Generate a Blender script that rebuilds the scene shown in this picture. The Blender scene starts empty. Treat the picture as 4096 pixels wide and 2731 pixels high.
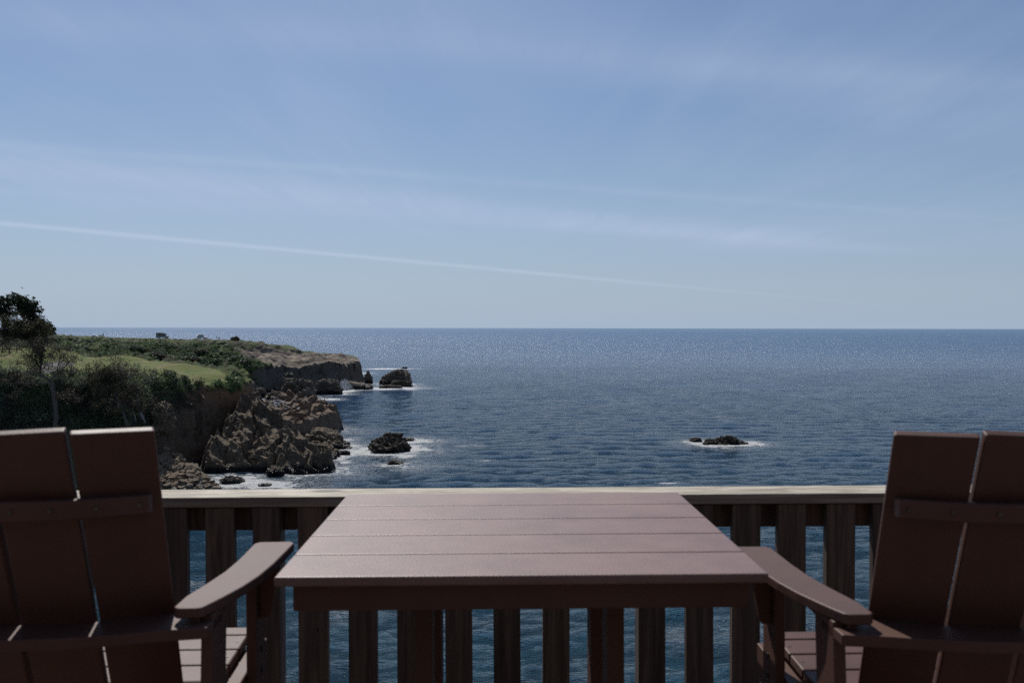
import bpy, bmesh, math, random
import numpy as np
from mathutils import Vector, Matrix

random.seed(7)
RNG = np.random.default_rng(11)
S = bpy.context.scene
COL = S.collection
R = math.radians
PI = math.pi

# ------------------------------------------------------------------ camera
HC = 28.0                      # eye height above the sea
FPX = 35 / 36 * 1024
PITCH = math.atan(13.6 / FPX)
ROLL = R(0.10)
cam_d = bpy.data.cameras.new('camera')
cam = bpy.data.objects.new('camera', cam_d)
COL.objects.link(cam)
cam_d.lens = 35
cam_d.sensor_width = 36
cam_d.clip_end = 200000
cam_d.clip_start = 0.05
cam_d.dof.use_dof = True
cam_d.dof.focus_distance = 220
cam_d.dof.aperture_fstop = 9.0
CM = Matrix.Translation((0, 0, HC)) @ Matrix.Rotation(PI / 2 - PITCH, 4, 'X') @ Matrix.Rotation(ROLL, 4, 'Z')
cam.matrix_world = CM
S.camera = cam
CR = CM.to_3x3()


def ray(px, py):
    return CR @ Vector(((px - 512) / FPX, -(py - 341) / FPX, -1))


def W(px, py, D):              # point seen at pixel (px, py) at distance D along +Y
    d = ray(px, py)
    return Vector((0, 0, HC)) + d * (D / d.y)


# ------------------------------------------------------------------ light
SUN_AZ, SUN_EL = R(-20), R(47)
sun_dir = Vector((math.sin(SUN_AZ) * math.cos(SUN_EL), math.cos(SUN_AZ) * math.cos(SUN_EL), math.sin(SUN_EL)))
sd_ = bpy.data.lights.new('sun', 'SUN')
sd_.energy = 4.3
sd_.angle = R(0.53)
sd_.color = (1, 0.955, 0.89)
sun = bpy.data.objects.new('sun', sd_)
COL.objects.link(sun)
sun.rotation_euler = sun_dir.to_track_quat('Z', 'Y').to_euler()
sun.location = (0, 0, 80)

S.view_settings.view_transform = 'Standard'
S.view_settings.look = 'None'
S.view_settings.exposure = 0.0
S.view_settings.gamma = 1


# ------------------------------------------------------------------ node helper
class NT:
    def __init__(s, tree):
        s.t = tree
        s.n = tree.nodes
        s.l = tree.links

    def node(s, typ, **kw):
        n = s.n.new(typ)
        for k, v in kw.items():
            if k.startswith('i_'):
                n.inputs[k[2:].replace('_', ' ')].default_value = v
            else:
                setattr(n, k, v)
        return n

    def put(s, a, b):
        s.l.new(a, b)

    def val(s, x, inp):
        if isinstance(x, (int, float)):
            inp.default_value = x
        elif isinstance(x, (tuple, list)):
            inp.default_value = x
        else:
            s.l.new(x, inp)

    def m(s, op, a, b=0.0, c=0.0, clamp=False):
        n = s.n.new('ShaderNodeMath')
        n.operation = op
        n.use_clamp = clamp
        s.val(a, n.inputs[0])
        s.val(b, n.inputs[1])
        s.val(c, n.inputs[2])
        return n.outputs[0]

    def mix(s, f, a, b, blend='MIX'):
        n = s.n.new('ShaderNodeMix')
        n.data_type = 'RGBA'
        n.blend_type = blend
        s.val(f, n.inputs[0])
        for x, i in ((a, 6), (b, 7)):
            if isinstance(x, (tuple, list)) and len(x) == 3:
                x = (*x, 1)
            s.val(x, n.inputs[i])
        return n.outputs[2]

    def ramp(s, f, lo, hi):           # smoothstep
        n = s.n.new('ShaderNodeMapRange')
        n.interpolation_type = 'SMOOTHSTEP'
        s.val(f, n.inputs[0])
        n.inputs[1].default_value = lo
        n.inputs[2].default_value = hi
        return n.outputs[0]

    def noise(s, vec, scale, detail=4, rough=0.55, dist=0.0):
        n = s.n.new('ShaderNodeTexNoise')
        n.inputs['Scale'].default_value = scale
        n.inputs['Detail'].default_value = detail
        n.inputs['Roughness'].default_value = rough
        n.inputs['Distortion'].default_value = dist
        if vec is not None:
            s.l.new(vec, n.inputs['Vector'])
        return n.outputs['Fac']

    def mapping(s, vec, scale=(1, 1, 1), rot=(0, 0, 0)):
        n = s.n.new('ShaderNodeMapping')
        n.inputs['Scale'].default_value = scale
        n.inputs['Rotation'].default_value = rot
        s.l.new(vec, n.inputs['Vector'])
        return n.outputs[0]

    def bump(s, h, strength, dist, normal=None):
        n = s.n.new('ShaderNodeBump')
        n.inputs['Strength'].default_value = strength
        n.inputs['Distance'].default_value = dist
        s.l.new(h, n.inputs['Height'])
        if normal is not None:
            s.l.new(normal, n.inputs['Normal'])
        return n.outputs[0]


def mat(name):
    m = bpy.data.materials.new(name)
    m.use_nodes = True
    t = NT(m.node_tree)
    b = m.node_tree.nodes['Principled BSDF']
    return m, t, b


def pos(t):
    return t.n.new('ShaderNodeNewGeometry').outputs['Position']


def objc(t):
    return t.n.new('ShaderNodeTexCoord').outputs['Object']


# ------------------------------------------------------------------ world
w = bpy.data.worlds.new('World')
S.world = w
w.use_nodes = True
t = NT(w.node_tree)
bg = w.node_tree.nodes['Background']
sky = t.node('ShaderNodeTexSky', sky_type='NISHITA', sun_disc=False, sun_elevation=SUN_EL,
             sun_rotation=SUN_AZ, altitude=30, air_density=1.0, dust_density=0.4, ozone_density=2.2)
gen = t.n.new('ShaderNodeTexCoord').outputs['Generated']
sep = t.n.new('ShaderNodeSeparateXYZ')
t.put(gen, sep.inputs[0])
zc = t.m('MAXIMUM', sep.outputs[2], 0.012)
u = t.m('DIVIDE', sep.outputs[0], zc)
v = t.m('DIVIDE', sep.outputs[1], zc)
cmb = t.n.new('ShaderNodeCombineXYZ')
t.put(u, cmb.inputs[0])
t.put(v, cmb.inputs[1])
pl = cmb.outputs[0]
n1 = t.noise(t.mapping(pl, (0.42, 0.085, 1), (0, 0, R(-48))), 1.0, 7, 0.58, 0.9)
n1m = t.noise(t.mapping(pl, (1.6, 0.22, 1), (0, 0, R(-40))), 1.0, 6, 0.6, 1.4)
n2 = t.noise(t.mapping(pl, (0.16, 0.1, 1), (0, 0, R(-30))), 1.0, 3, 0.5, 0.3)
n3 = t.noise(gen, 2.0, 3, 0.5, 0.2)
cl = t.m('MULTIPLY', t.ramp(n1, 0.36, 0.74), t.ramp(n2, 0.30, 0.62))
cl = t.m('ADD', t.m('MULTIPLY', cl, 0.42), t.m('MULTIPLY', t.ramp(n1m, 0.42, 0.8), 0.12))
cl = t.m('ADD', cl, t.m('MULTIPLY', t.ramp(n3, 0.3, 0.75), 0.14))
# keep the horizon band clear
elev = sep.outputs[2]
cl = t.m('MULTIPLY', cl, t.ramp(elev, 0.03, 0.12))
# contrail: a straight line in the cloud plane
dd = t.m('ADD', t.m('SUBTRACT', t.m('MULTIPLY', u, 0.848), t.m('MULTIPLY', v, 0.53)), 9.28)
wd = t.m('ADD', 0.13, t.m('MULTIPLY', v, 0.009))
q = t.m('DIVIDE', dd, wd)
con = t.m('POWER', 2.718, t.m('MULTIPLY', t.m('MULTIPLY', q, q), -1.0))
con = t.m('MULTIPLY', con, t.m('ADD', 0.16, t.m('MULTIPLY', t.noise(pl, 0.5, 4), 0.4)))
con = t.m('MULTIPLY', con, t.ramp(elev, 0.012, 0.075))
con = t.m('MULTIPLY', con, t.ramp(v, 0, 3))
# broad pale cirrus bands
def band(px0, py0, px1, py1, w0, wk, amp, sharp=1.0):
    global cl
    a = (px0 - 512) / (327 - py0), FPX / (327 - py0)
    b_ = (px1 - 512) / (327 - py1), FPX / (327 - py1)
    dx, dy = b_[0] - a[0], b_[1] - a[1]
    L = math.hypot(dx, dy)
    nx, ny = dy / L, -dx / L
    off = -(a[0] * nx + a[1] * ny)
    d = t.m('ADD', t.m('ADD', t.m('MULTIPLY', u, nx), t.m('MULTIPLY', v, ny)), off)
    d = t.m('ADD', d, t.m('MULTIPLY', t.m('SUBTRACT', t.noise(pl, 0.35, 5, 0.6), 0.5), w0 * 2.2))
    q = t.m('DIVIDE', d, t.m('ADD', w0, t.m('MULTIPLY', v, wk)))
    g = t.m('POWER', 2.718, t.m('MULTIPLY', t.m('MULTIPLY', q, q), -1.0))
    fib = t.m('ADD', 0.0, t.m('MULTIPLY', t.noise(t.mapping(pl, (4.2, 0.22, 1), (0, 0, math.atan2(dy, dx) - PI / 2)), 1.0, 7, 0.66, 0.5), 1.9))
    g = t.m('MULTIPLY', t.m('MULTIPLY', g, fib), amp)
    g = t.m('MULTIPLY', t.m('MULTIPLY', g, t.ramp(v, 0, 1.5)), t.ramp(u, 6.5, 1.0))
    cl = t.m('ADD', cl, g)
band(0, 165, 1024, 262, 0.50, 0.02, 0.55)
band(0, 190, 760, 240, 0.30, 0.02, 0.30)
band(0, 146, 420, 176, 0.12, 0.01, 0.22)
band(560, 238, 1024, 268, 0.5, 0.0, 0.12)
band(0, 20, 640, 60, 0.25, 0.0, 0.18)
band(500, 20, 1024, 130, 0.4, 0.0, 0.16)
tot = t.m('MINIMUM', cl, 1.0)
skyc = t.mix(1.0, sky.outputs[0], (0.92, 1.02, 1.20), 'MULTIPLY')
hz = t.m('POWER', 2.718, t.m('MULTIPLY', t.m('MAXIMUM', elev, 0.0), -7.0))
skyc = t.mix(t.m('MULTIPLY', hz, 0.85), skyc, (6.6, 8.5, 11.5))
c = t.mix(t.m('MULTIPLY', tot, 0.85), skyc, (7.8, 9.5, 12.8))
c = t.mix(t.m('MINIMUM', con, 1.0), c, (10.2, 11.8, 14.6))
t.put(c, bg.inputs[0])
bg.inputs[1].default_value = 0.055


# ------------------------------------------------------------------ numpy noise
_perm = RNG.permutation(256).astype(np.int64)
_perm = np.concatenate([_perm, _perm, _perm])
_g = RNG.normal(size=(256, 3))
_g /= np.linalg.norm(_g, axis=1)[:, None]


def perlin(x, y, z):
    x, y, z = np.broadcast_arrays(np.asarray(x, float), np.asarray(y, float), np.asarray(z, float))
    xi, yi, zi = np.floor(x).astype(np.int64), np.floor(y).astype(np.int64), np.floor(z).astype(np.int64)
    xf, yf, zf = x - xi, y - yi, z - zi
    u_, v_, w_ = (a * a * a * (a * (a * 6 - 15) + 10) for a in (xf, yf, zf))
    r = 0
    for i in (0, 1):
        for j in (0, 1):
            for k in (0, 1):
                h = _perm[_perm[_perm[(xi + i) & 255] + ((yi + j) & 255)] + ((zi + k) & 255)]
                g = _g[h]
                d = g[..., 0] * (xf - i) + g[..., 1] * (yf - j) + g[..., 2] * (zf - k)
                r = r + d * (u_ if i else 1 - u_) * (v_ if j else 1 - v_) * (w_ if k else 1 - w_)
    return r * 1.6


def fbm(x, y, z, oct=5, gain=0.5, lac=2.03):
    s, a = 0, 1.0
    for o in range(oct):
        s = s + a * perlin(x + 17.3 * o, y - 9.1 * o, z + 4.7 * o)
        x, y, z, a = x * lac, y * lac, z * lac, a * gain
    return s


def ridged(x, y, z, oct=5, gain=0.5, lac=2.1):
    s, a = 0, 1.0
    for o in range(oct):
        s = s + a * (1 - 2.2 * np.abs(perlin(x + 7.3 * o, y - 3.1 * o, z + 1.7 * o)))
        x, y, z, a = x * lac, y * lac, z * lac, a * gain
    return s * 0.5


def worley(x, y, z):           # returns F1, F2-F1, cell random
    xi, yi, zi = np.floor(x).astype(np.int64), np.floor(y).astype(np.int64), np.floor(z).astype(np.int64)
    f1 = np.full(x.shape, 9.0)
    f2 = np.full(x.shape, 9.0)
    cid = np.zeros(x.shape)
    for i in (-1, 0, 1):
        for j in (-1, 0, 1):
            for k in (-1, 0, 1):
                h = _perm[_perm[_perm[(xi + i) & 255] + ((yi + j) & 255)] + ((zi + k) & 255)]
                o = _g[h] * 0.4 + 0.5
                d = np.sqrt((xi + i + o[..., 0] - x) ** 2 + (yi + j + o[..., 1] - y) ** 2 + (zi + k + o[..., 2] - z) ** 2)
                m1 = d < f1
                f2 = np.where(m1, f1, np.minimum(f2, d))
                cid = np.where(m1, h / 255.0, cid)
                f1 = np.where(m1, d, f1)
    return f1, f2 - f1, cid


# ------------------------------------------------------------------ mesh helpers
def tag(o, label=None, cat=None, group=None, kind=None):
    if label: o['label'] = label
    if cat: o['category'] = cat
    if group: o['group'] = group
    if kind: o['kind'] = kind
    return o


def np_mesh(name, verts, faces, attrs=None, smooth=False):
    me = bpy.data.meshes.new(name)
    faces = np.asarray(faces, dtype=np.int32)
    nf, k = faces.shape
    me.vertices.add(len(verts))
    me.vertices.foreach_set('co', np.asarray(verts, dtype=np.float32).ravel())
    me.loops.add(nf * k)
    me.loops.foreach_set('vertex_index', faces.ravel())
    me.polygons.add(nf)
    me.polygons.foreach_set('loop_start', np.arange(0, nf * k, k, dtype=np.int32))
    me.polygons.foreach_set('loop_total', np.full(nf, k, dtype=np.int32))
    me.update(calc_edges=True)
    me.polygons.foreach_set('use_smooth', np.full(nf, smooth))
    if attrs:
        for an, av in attrs.items():
            a = me.attributes.new(an, 'FLOAT', 'POINT')
            a.data.foreach_set('value', np.asarray(av, dtype=np.float32).ravel())
    return me


def link(name, me, material=None, parent=None, loc=None, rot=None):
    o = bpy.data.objects.new(name, me)
    COL.objects.link(o)
    if material is not None and me is not None and not me.materials:
        me.materials.append(material)
    if parent is not None:
        o.parent = parent
    if loc is not None: o.location = loc
    if rot is not None: o.rotation_euler = rot
    return o


def empty(name, loc, rot=(0, 0, 0)):
    o = bpy.data.objects.new(name, None)
    o.empty_display_size = 0.2
    COL.objects.link(o)
    o.location = loc
    o.rotation_euler = rot
    return o


def bm_mesh(bm, name, smooth=False):
    bmesh.ops.recalc_face_normals(bm, faces=bm.faces)
    me = bpy.data.meshes.new(name)
    bm.to_mesh(me)
    bm.free()
    if smooth:
        me.polygons.foreach_set('use_smooth', np.full(len(me.polygons), True))
    return me


def prism(bm, pts, a, b, axis='z', bev=0.0, seg=2):
    """polygon pts extruded from a to b along axis, bevelled"""
    def P(p, h):
        if axis == 'z': return (p[0], p[1], h)
        if axis == 'x': return (h, p[0], p[1])
        return (p[0], h, p[1])
    tmp = bmesh.new()
    lo = [tmp.verts.new(P(p, a)) for p in pts]
    hi = [tmp.verts.new(P(p, b)) for p in pts]
    n = len(pts)
    tmp.faces.new(lo)
    tmp.faces.new(hi)
    for i in range(n):
        tmp.faces.new((lo[i], lo[(i + 1) % n], hi[(i + 1) % n], hi[i]))
    bmesh.ops.recalc_face_normals(tmp, faces=tmp.faces)
    if bev > 0:
        bmesh.ops.bevel(tmp, geom=[e for e in tmp.edges if e.calc_face_angle(0) > 0.45], offset=bev, segments=seg, affect='EDGES', profile=0.5)
    me = bpy.data.meshes.new('tmp')
    tmp.to_mesh(me)
    tmp.free()
    bm.from_mesh(me)
    bpy.data.meshes.remove(me)


def box(bm, x0, x1, y0, y1, z0, z1, bev=0.0, seg=2):
    prism(bm, [(x0, y0), (x1, y0), (x1, y1), (x0, y1)], z0, z1, 'z', bev, seg)


def part(name, parent, m, fn, smooth=False):
    bm = bmesh.new()
    fn(bm)
    return link(name, bm_mesh(bm, name, smooth), m, parent)


def copy_tree(o, parent=None):
    c = o.copy()
    COL.objects.link(c)
    if parent is not None:
        c.parent = parent
    for ch in list(o.children):
        copy_tree(ch, c)
    return c


def tube(bm, pts, rad, sides=6):
    rings = []
    n = len(pts)
    pts = [Vector(p) for p in pts]
    for i, p in enumerate(pts):
        d = (pts[min(i + 1, n - 1)] - pts[max(i - 1, 0)]).normalized()
        a = d.orthogonal().normalized()
        if i and rings:
            a = (prev - d * prev.dot(d))
            a = a.normalized() if a.length > 1e-4 else d.orthogonal().normalized()
        prev = a
        b = d.cross(a)
        r = rad[i] if isinstance(rad, (list, tuple)) else rad
        rings.append([bm.verts.new(p + (a * math.cos(2 * PI * k / sides) + b * math.sin(2 * PI * k / sides)) * r) for k in range(sides)])
    for i in range(n - 1):
        for k in range(sides):
            bm.faces.new((rings[i][k], rings[i][(k + 1) % sides], rings[i + 1][(k + 1) % sides], rings[i + 1][k]))
    bm.faces.new(rings[0])
    bm.faces.new(rings[-1])


# ------------------------------------------------------------------ materials
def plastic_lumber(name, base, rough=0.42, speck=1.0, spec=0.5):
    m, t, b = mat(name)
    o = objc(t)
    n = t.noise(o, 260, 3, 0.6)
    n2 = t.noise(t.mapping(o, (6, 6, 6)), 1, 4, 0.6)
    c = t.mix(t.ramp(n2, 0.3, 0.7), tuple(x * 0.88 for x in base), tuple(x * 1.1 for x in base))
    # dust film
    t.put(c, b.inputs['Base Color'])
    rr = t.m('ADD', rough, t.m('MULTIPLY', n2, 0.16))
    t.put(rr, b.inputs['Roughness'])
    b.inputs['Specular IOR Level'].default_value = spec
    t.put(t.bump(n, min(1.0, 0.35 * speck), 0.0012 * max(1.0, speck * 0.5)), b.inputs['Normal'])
    return m


M = {}
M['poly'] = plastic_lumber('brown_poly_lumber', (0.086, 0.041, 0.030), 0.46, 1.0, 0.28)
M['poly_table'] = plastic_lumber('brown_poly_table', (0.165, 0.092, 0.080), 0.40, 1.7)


def wood(name, dark, light, grain=(40, 40, 2.5), knots=True, rough=0.75):
    m, t, b = mat(name)
    o = objc(t)
    oi = t.n.new('ShaderNodeObjectInfo').outputs['Random']
    add = t.n.new('ShaderNodeVectorMath')
    add.operation = 'ADD'
    cx = t.n.new('ShaderNodeCombineXYZ')
    for k in range(3):
        t.put(t.m('MULTIPLY', oi, 37.0 + k * 11), cx.inputs[k])
    t.put(o, add.inputs[0])
    t.put(cx.outputs[0], add.inputs[1])
    o = add.outputs[0]
    g = t.noise(t.mapping(o, grain), 1.0, 6, 0.65, 0.8)
    g2 = t.noise(t.mapping(o, tuple(x * 0.14 for x in grain)), 1.0, 3, 0.5, 0.6)
    c = t.mix(t.ramp(g, 0.32, 0.7), dark, light)
    c = t.mix(t.m('MULTIPLY', t.ramp(g2, 0.52, 0.72), 0.7), c, tuple(x * 0.45 for x in dark))
    c = t.mix(t.m('MULTIPLY', t.m('SUBTRACT', oi, 0.5), 0.5, clamp=True), c, light)
    if knots:
        kn = t.n.new('ShaderNodeTexVoronoi')
        kn.inputs['Scale'].default_value = 1.0
        t.put(t.mapping(o, tuple(3.2 if x > 10 else 1.6 for x in grain)), kn.inputs['Vector'])
        k = t.ramp(kn.outputs['Distance'], 0.13, 0.05)
        c = t.mix(t.m('MULTIPLY', k, 0.8), c, tuple(x * 0.3 for x in dark))
    t.put(c, b.inputs['Base Color'])
    b.inputs['Roughness'].default_value = rough
    b.inputs['Specular IOR Level'].default_value = 0.3
    t.put(t.bump(g, 0.6, 0.003), b.inputs['Normal'])
    return m


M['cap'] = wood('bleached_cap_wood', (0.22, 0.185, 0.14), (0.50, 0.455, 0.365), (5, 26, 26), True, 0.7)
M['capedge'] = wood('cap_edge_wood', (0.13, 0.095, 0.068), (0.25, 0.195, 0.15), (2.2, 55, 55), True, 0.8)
M['bal'] = wood('weathered_dark_wood', (0.032, 0.019, 0.013), (0.115, 0.072, 0.050), (34, 34, 1.6))
M['deckw'] = wood('deck_wood', (0.10, 0.075, 0.055), (0.22, 0.17, 0.13), (2.0, 40, 40))


def simple(name, col, rough=0.5, metal=0.0, spec=0.5, noise_s=None, var=0.25):
    m, t, b = mat(name)
    if noise_s:
        n = t.noise(objc(t), noise_s, 4, 0.6)
        t.put(t.mix(t.ramp(n, 0.3, 0.7), tuple(x * (1 - var) for x in col), tuple(x * (1 + var) for x in col)), b.inputs['Base Color'])
    else:
        b.inputs['Base Color'].default_value = (*col, 1)
    b.inputs['Roughness'].default_value = rough
    b.inputs['Metallic'].default_value = metal
    b.inputs['Specular IOR Level'].default_value = spec
    return m


M['bolt'] = simple('steel_bolt', (0.10, 0.095, 0.09), 0.45, 0.9, noise_s=80)
M['bracket'] = simple('galvanised_plate', (0.13, 0.13, 0.135), 0.6, 0.0, noise_s=20)


def rock_nodes(t, p, base_z, light, dark, wet_top=1.1, ochre=0.0):
    """colour of rock in world metres"""
    big = t.noise(p, 0.22, 5, 0.6)
    st = t.noise(t.mapping(p, (0.35, 0.6, 2.6), (R(22), R(-28), 0)), 1.0, 7, 0.66, 0.7)
    fine = t.noise(p, 2.3, 6, 0.7)
    mid = tuple((a * 1 + b2 * 1) / 2 for a, b2 in zip(dark, light))
    c = t.mix(t.ramp(st, 0.30, 0.72), mid, light)
    c = t.mix(t.m('MULTIPLY', t.ramp(st, 0.42, 0.30), 0.8), c, dark)
    c = t.mix(t.m('MULTIPLY', t.ramp(fine, 0.50, 0.78), 0.35), c, tuple(x * 0.5 for x in dark))
    c = t.mix(t.m('MULTIPLY', t.ramp(big, 0.5, 0.72), 0.5), c, tuple(x * 1.35 for x in light))
    if ochre:
        oc = t.noise(p, 0.12, 4, 0.6)
        c = t.mix(t.m('MULTIPLY', t.ramp(oc, 0.45, 0.65), ochre), c, (0.30, 0.15, 0.075))
    # wet / mussel band near the water
    sp = t.n.new('ShaderNodeSeparateXYZ')
    t.put(p, sp.inputs[0])
    zz = t.m('ADD', sp.outputs[2], t.m('MULTIPLY', t.m('SUBTRACT', fine, 0.5), 1.6))
    wet = t.ramp(zz, wet_top + 0.5, wet_top - 0.5)
    c = t.mix(wet, c, (0.012, 0.011, 0.010))
    rough = t.m('SUBTRACT', 0.9, t.m('MULTIPLY', wet, 0.5))
    crack = t.n.new('ShaderNodeTexVoronoi')
    crack.feature = 'DISTANCE_TO_EDGE'
    crack.inputs['Scale'].default_value = 1.0
    t.put(t.mapping(p, (0.5, 0.7, 1.5), (R(15), R(-25), R(20))), crack.inputs['Vector'])
    ck = t.ramp(crack.outputs['Distance'], 0.0, 0.08)
    c = t.mix(t.m('MULTIPLY', t.m('SUBTRACT', 1.0, ck), 0.3), c, tuple(x * 0.3 for x in dark))
    bed = t.noise(t.mapping(p, (0.5, 0.5, 7.0), (R(24), R(-34), 0)), 1.0, 5, 0.6, 0.5)
    c = t.mix(t.m('MULTIPLY', t.ramp(bed, 0.44, 0.36), 0.55), c, tuple(x * 0.55 for x in dark))
    st = t.m('ADD', st, t.m('MULTIPLY', bed, 0.6))
    h = t.m('ADD', t.m('MULTIPLY', st, 1.2), t.m('ADD', t.m('MULTIPLY', fine, 0.5), t.m('MULTIPLY', ck, 0.25)))
    return c, rough, h


def rock_mat(name, light, dark, wet_top=1.1, ochre=0.0, bump=0.6):
    m, t, b = mat(name)
    p = pos(t)
    c, r, h = rock_nodes(t, p, 0, light, dark, wet_top, ochre)
    t.put(c, b.inputs['Base Color'])
    t.put(r, b.inputs['Roughness'])
    b.inputs['Specular IOR Level'].default_value = 0.25
    t.put(t.bump(h, bump, 0.6), b.inputs['Normal'])
    return m


M['rock'] = rock_mat('shore_rock', (0.195, 0.148, 0.10), (0.070, 0.054, 0.040), 1.2, 0, 0.9)
M['rock_slab'] = rock_mat('slab_rock', (0.20, 0.145, 0.10), (0.095, 0.068, 0.048), 1.2)
M['rock_dark'] = rock_mat('far_rock', (0.17, 0.14, 0.11), (0.055, 0.047, 0.040), 1.6)
M['rock_wet'] = rock_mat('wet_sea_rock', (0.075, 0.062, 0.048), (0.026, 0.022, 0.019), 0.6)
M['boulder'] = rock_mat('beach_boulder', (0.21, 0.165, 0.115), (0.12, 0.092, 0.066), 0.35, 0.15, 0.5)

# ================================================================== TERRAIN
ctrl = np.array([
    # meadow
    (-60, 207, 15.2), (-67, 206, 16.6), (-78, 206, 17.0), (-92, 205, 17.3), (-64, 230, 14.7), (-66, 245, 14.6),
    (-75, 232, 17.0), (-74, 255, 16.4), (-90, 240, 18.0), (-95, 262, 18.3), (-85, 285, 15.7), (-100, 300, 16.1),
    (-115, 285, 17.1), (-112, 318, 16.7), (-125, 255, 17.8), (-110, 230, 17.2), (-100, 215, 17.2), (-135, 335, 18.3),
    (-98, 190, 17.4), (-115, 205, 18.2), (-140, 240, 20.0), (-150, 290, 20.0), (-160, 330, 21.0), (-180, 360, 23.2),
    (-110, 185, 19.0), (-130, 160, 21.0), (-160, 180, 23.0), (-170, 250, 22.5), (-200, 330, 24.5),
    (-200, 395, 25.6), (-190, 372, 24.3), (-190, 384, 24.5), (-176, 374, 23.2), (-215, 410, 25.9), (-240, 400, 26.0), (-260, 320, 26.0), (-230, 230, 25.0), (-300, 200, 26.0), (-300, 450, 26.0),
    (-360, 320, 27.0), (-200, 120, 25.0), (-400, 500, 26.0), (-400, 150, 28.0),
    # valley behind the meadow
    (-82, 318, 9.0), (-92, 342, 8.0), (-108, 352, 11.0), (-128, 366, 14.0), (-150, 378, 17.6), (-172, 392, 20.5),
    (-102, 378, 6.0), (-118, 392, 9.0), (-138, 402, 13.5), (-160, 412, 17.0), (-185, 425, 21.0),
    (-112, 412, 7.0), (-128, 425, 11.5), (-150, 436, 16.5), (-172, 446, 20.5), (-195, 452, 23.0),
    (-122, 440, 14.5), (-138, 452, 18.5), (-158, 458, 21.0),
    # ridge
    (-222, 466, 24.2), (-195, 468, 22.9), (-168, 470, 22.4), (-148, 472, 22.1), (-132, 472, 21.8), (-121, 474, 21.0),
    (-114, 476, 19.6), (-106, 478, 18.1), (-98, 480, 16.2), (-91, 482, 15.2), (-84, 482, 15.0), (-78, 480, 13.6), (-72, 478, 12.2),
    (-222, 500, 23.4), (-180, 505, 21.4), (-150, 505, 20.8), (-120, 500, 19.0), (-260, 510, 23.6), (-220, 530, 22), (-100, 495, 15.0),
    # bare rock shoulder
    (-119, 456, 17.6), (-112, 447, 15.6), (-104, 443, 13.6), (-98, 446, 12.4), (-93, 452, 12.4), (-86, 458, 12.4), (-80, 463, 12.2), (-76, 470, 12.2),
    (-110, 462, 17.0), (-100, 465, 15.0), (-90, 470, 14.0),
], float)

coast = np.array([
    (-420, 60), (-200, 70), (-150, 105), (-112, 135), (-90, 155), (-76, 166), (-69, 175), (-66.5, 184), (-65, 192),
    (-64, 200), (-62.5, 212), (-61.0, 228), (-60.5, 244), (-64, 262), (-72, 290), (-80, 320), (-90, 350), (-98, 375), (-105, 395),
    (-112, 406), (-110, 418), (-103, 428), (-96, 436), (-90, 442), (-82, 449), (-75, 458), (-71.5, 468), (-70, 480), (-74, 492),
    (-92, 500), (-108, 516), (-135, 540), (-200, 565), (-330, 590), (-520, 620), (-520, 60)], float)

slope_pts = np.array([  # x, y, slope
    (-120, 135, 0.8), (-85, 160, 0.8), (-70, 176, 1.0), (-65, 190, 2.8), (-62, 210, 3.6), (-60, 232, 5.5), (-60, 244, 4.0), (-66, 265, 2.0), (-80, 310, 1.2),
    (-98, 372, 0.8), (-110, 404, 0.9), (-112, 416, 1.2), (-103, 428, 2.6), (-92, 440, 3.2), (-80, 452, 3.4), (-70, 478, 4.5), (-90, 500, 2.5),
    (-200, 560, 1.5), (-400, 580, 1.5)], float)


def idw(x, y, pts, p=3.0):
    num = np.zeros_like(x)
    den = np.zeros_like(x)
    for px_, py_, v_ in pts:
        d2 = (x - px_) ** 2 + (y - py_) ** 2 + 6.0
        w_ = d2 ** (-p / 2)
        num += w_ * v_
        den += w_
    return num / den


def sdf(x, y, poly):
    d = np.full(x.shape, 1e9)
    ins = np.zeros(x.shape, bool)
    n = len(poly)
    for i in range(n):
        ax, ay = poly[i]
        bx, by = poly[(i + 1) % n]
        ex, ey = bx - ax, by - ay
        tt = np.clip(((x - ax) * ex + (y - ay) * ey) / (ex * ex + ey * ey), 0, 1)
        d = np.minimum(d, np.hypot(x - ax - tt * ex, y - ay - tt * ey))
        c_ = ((ay > y) != (by > y)) & (x < (bx - ax) * (y - ay) / (by - ay + 1e-12) + ax)
        ins ^= c_
    return np.where(ins, d, -d)


def sstep(a, b, x):
    t_ = np.clip((x - a) / (b - a), 0, 1)
    return t_ * t_ * (3 - 2 * t_)


ty = [112.0]
while ty[-1] < 600:
    ty.append(ty[-1] * 1.0026 if ty[-1] < 500 else ty[-1] * 1.006)
ty = np.array(ty)
tu = np.arange(-0.80, -0.10, 0.0016)
TU, TY = np.meshgrid(tu, ty)
TX = TU * TY

# coast wobble
cw = fbm(TX * 0.06, TY * 0.06, 0.3, 4) * 2.0
SDc = sdf(TX, TY, coast) + cw * sstep(90, 160, TY)
top = idw(TX, TY, ctrl, 4.0)
slp = idw(TX, TY, slope_pts, 3.0)
prof = slp * np.maximum(SDc, 0)
# gullies in the vegetated slopes
rocky = sstep(1.3, 2.2, slp)
prof = prof + rocky * ridged(TX * 0.16, TY * 0.16, 0.5, 4) * 1.8 * sstep(0, 3, SDc)
k_ = 1.3
hmin = np.minimum(prof, top)
dif = np.abs(prof - top)
Z = hmin - np.maximum(k_ - dif, 0) ** 2 / (4 * k_)
Z = np.where(SDc < 0, SDc * 0.45, Z)
onslope = sstep(-0.5, 1.5, top - prof)                      # 1 on the sea slope / cliff face
far = sstep(325, 350, TY + (TX + 100) * 0.0)
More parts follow.
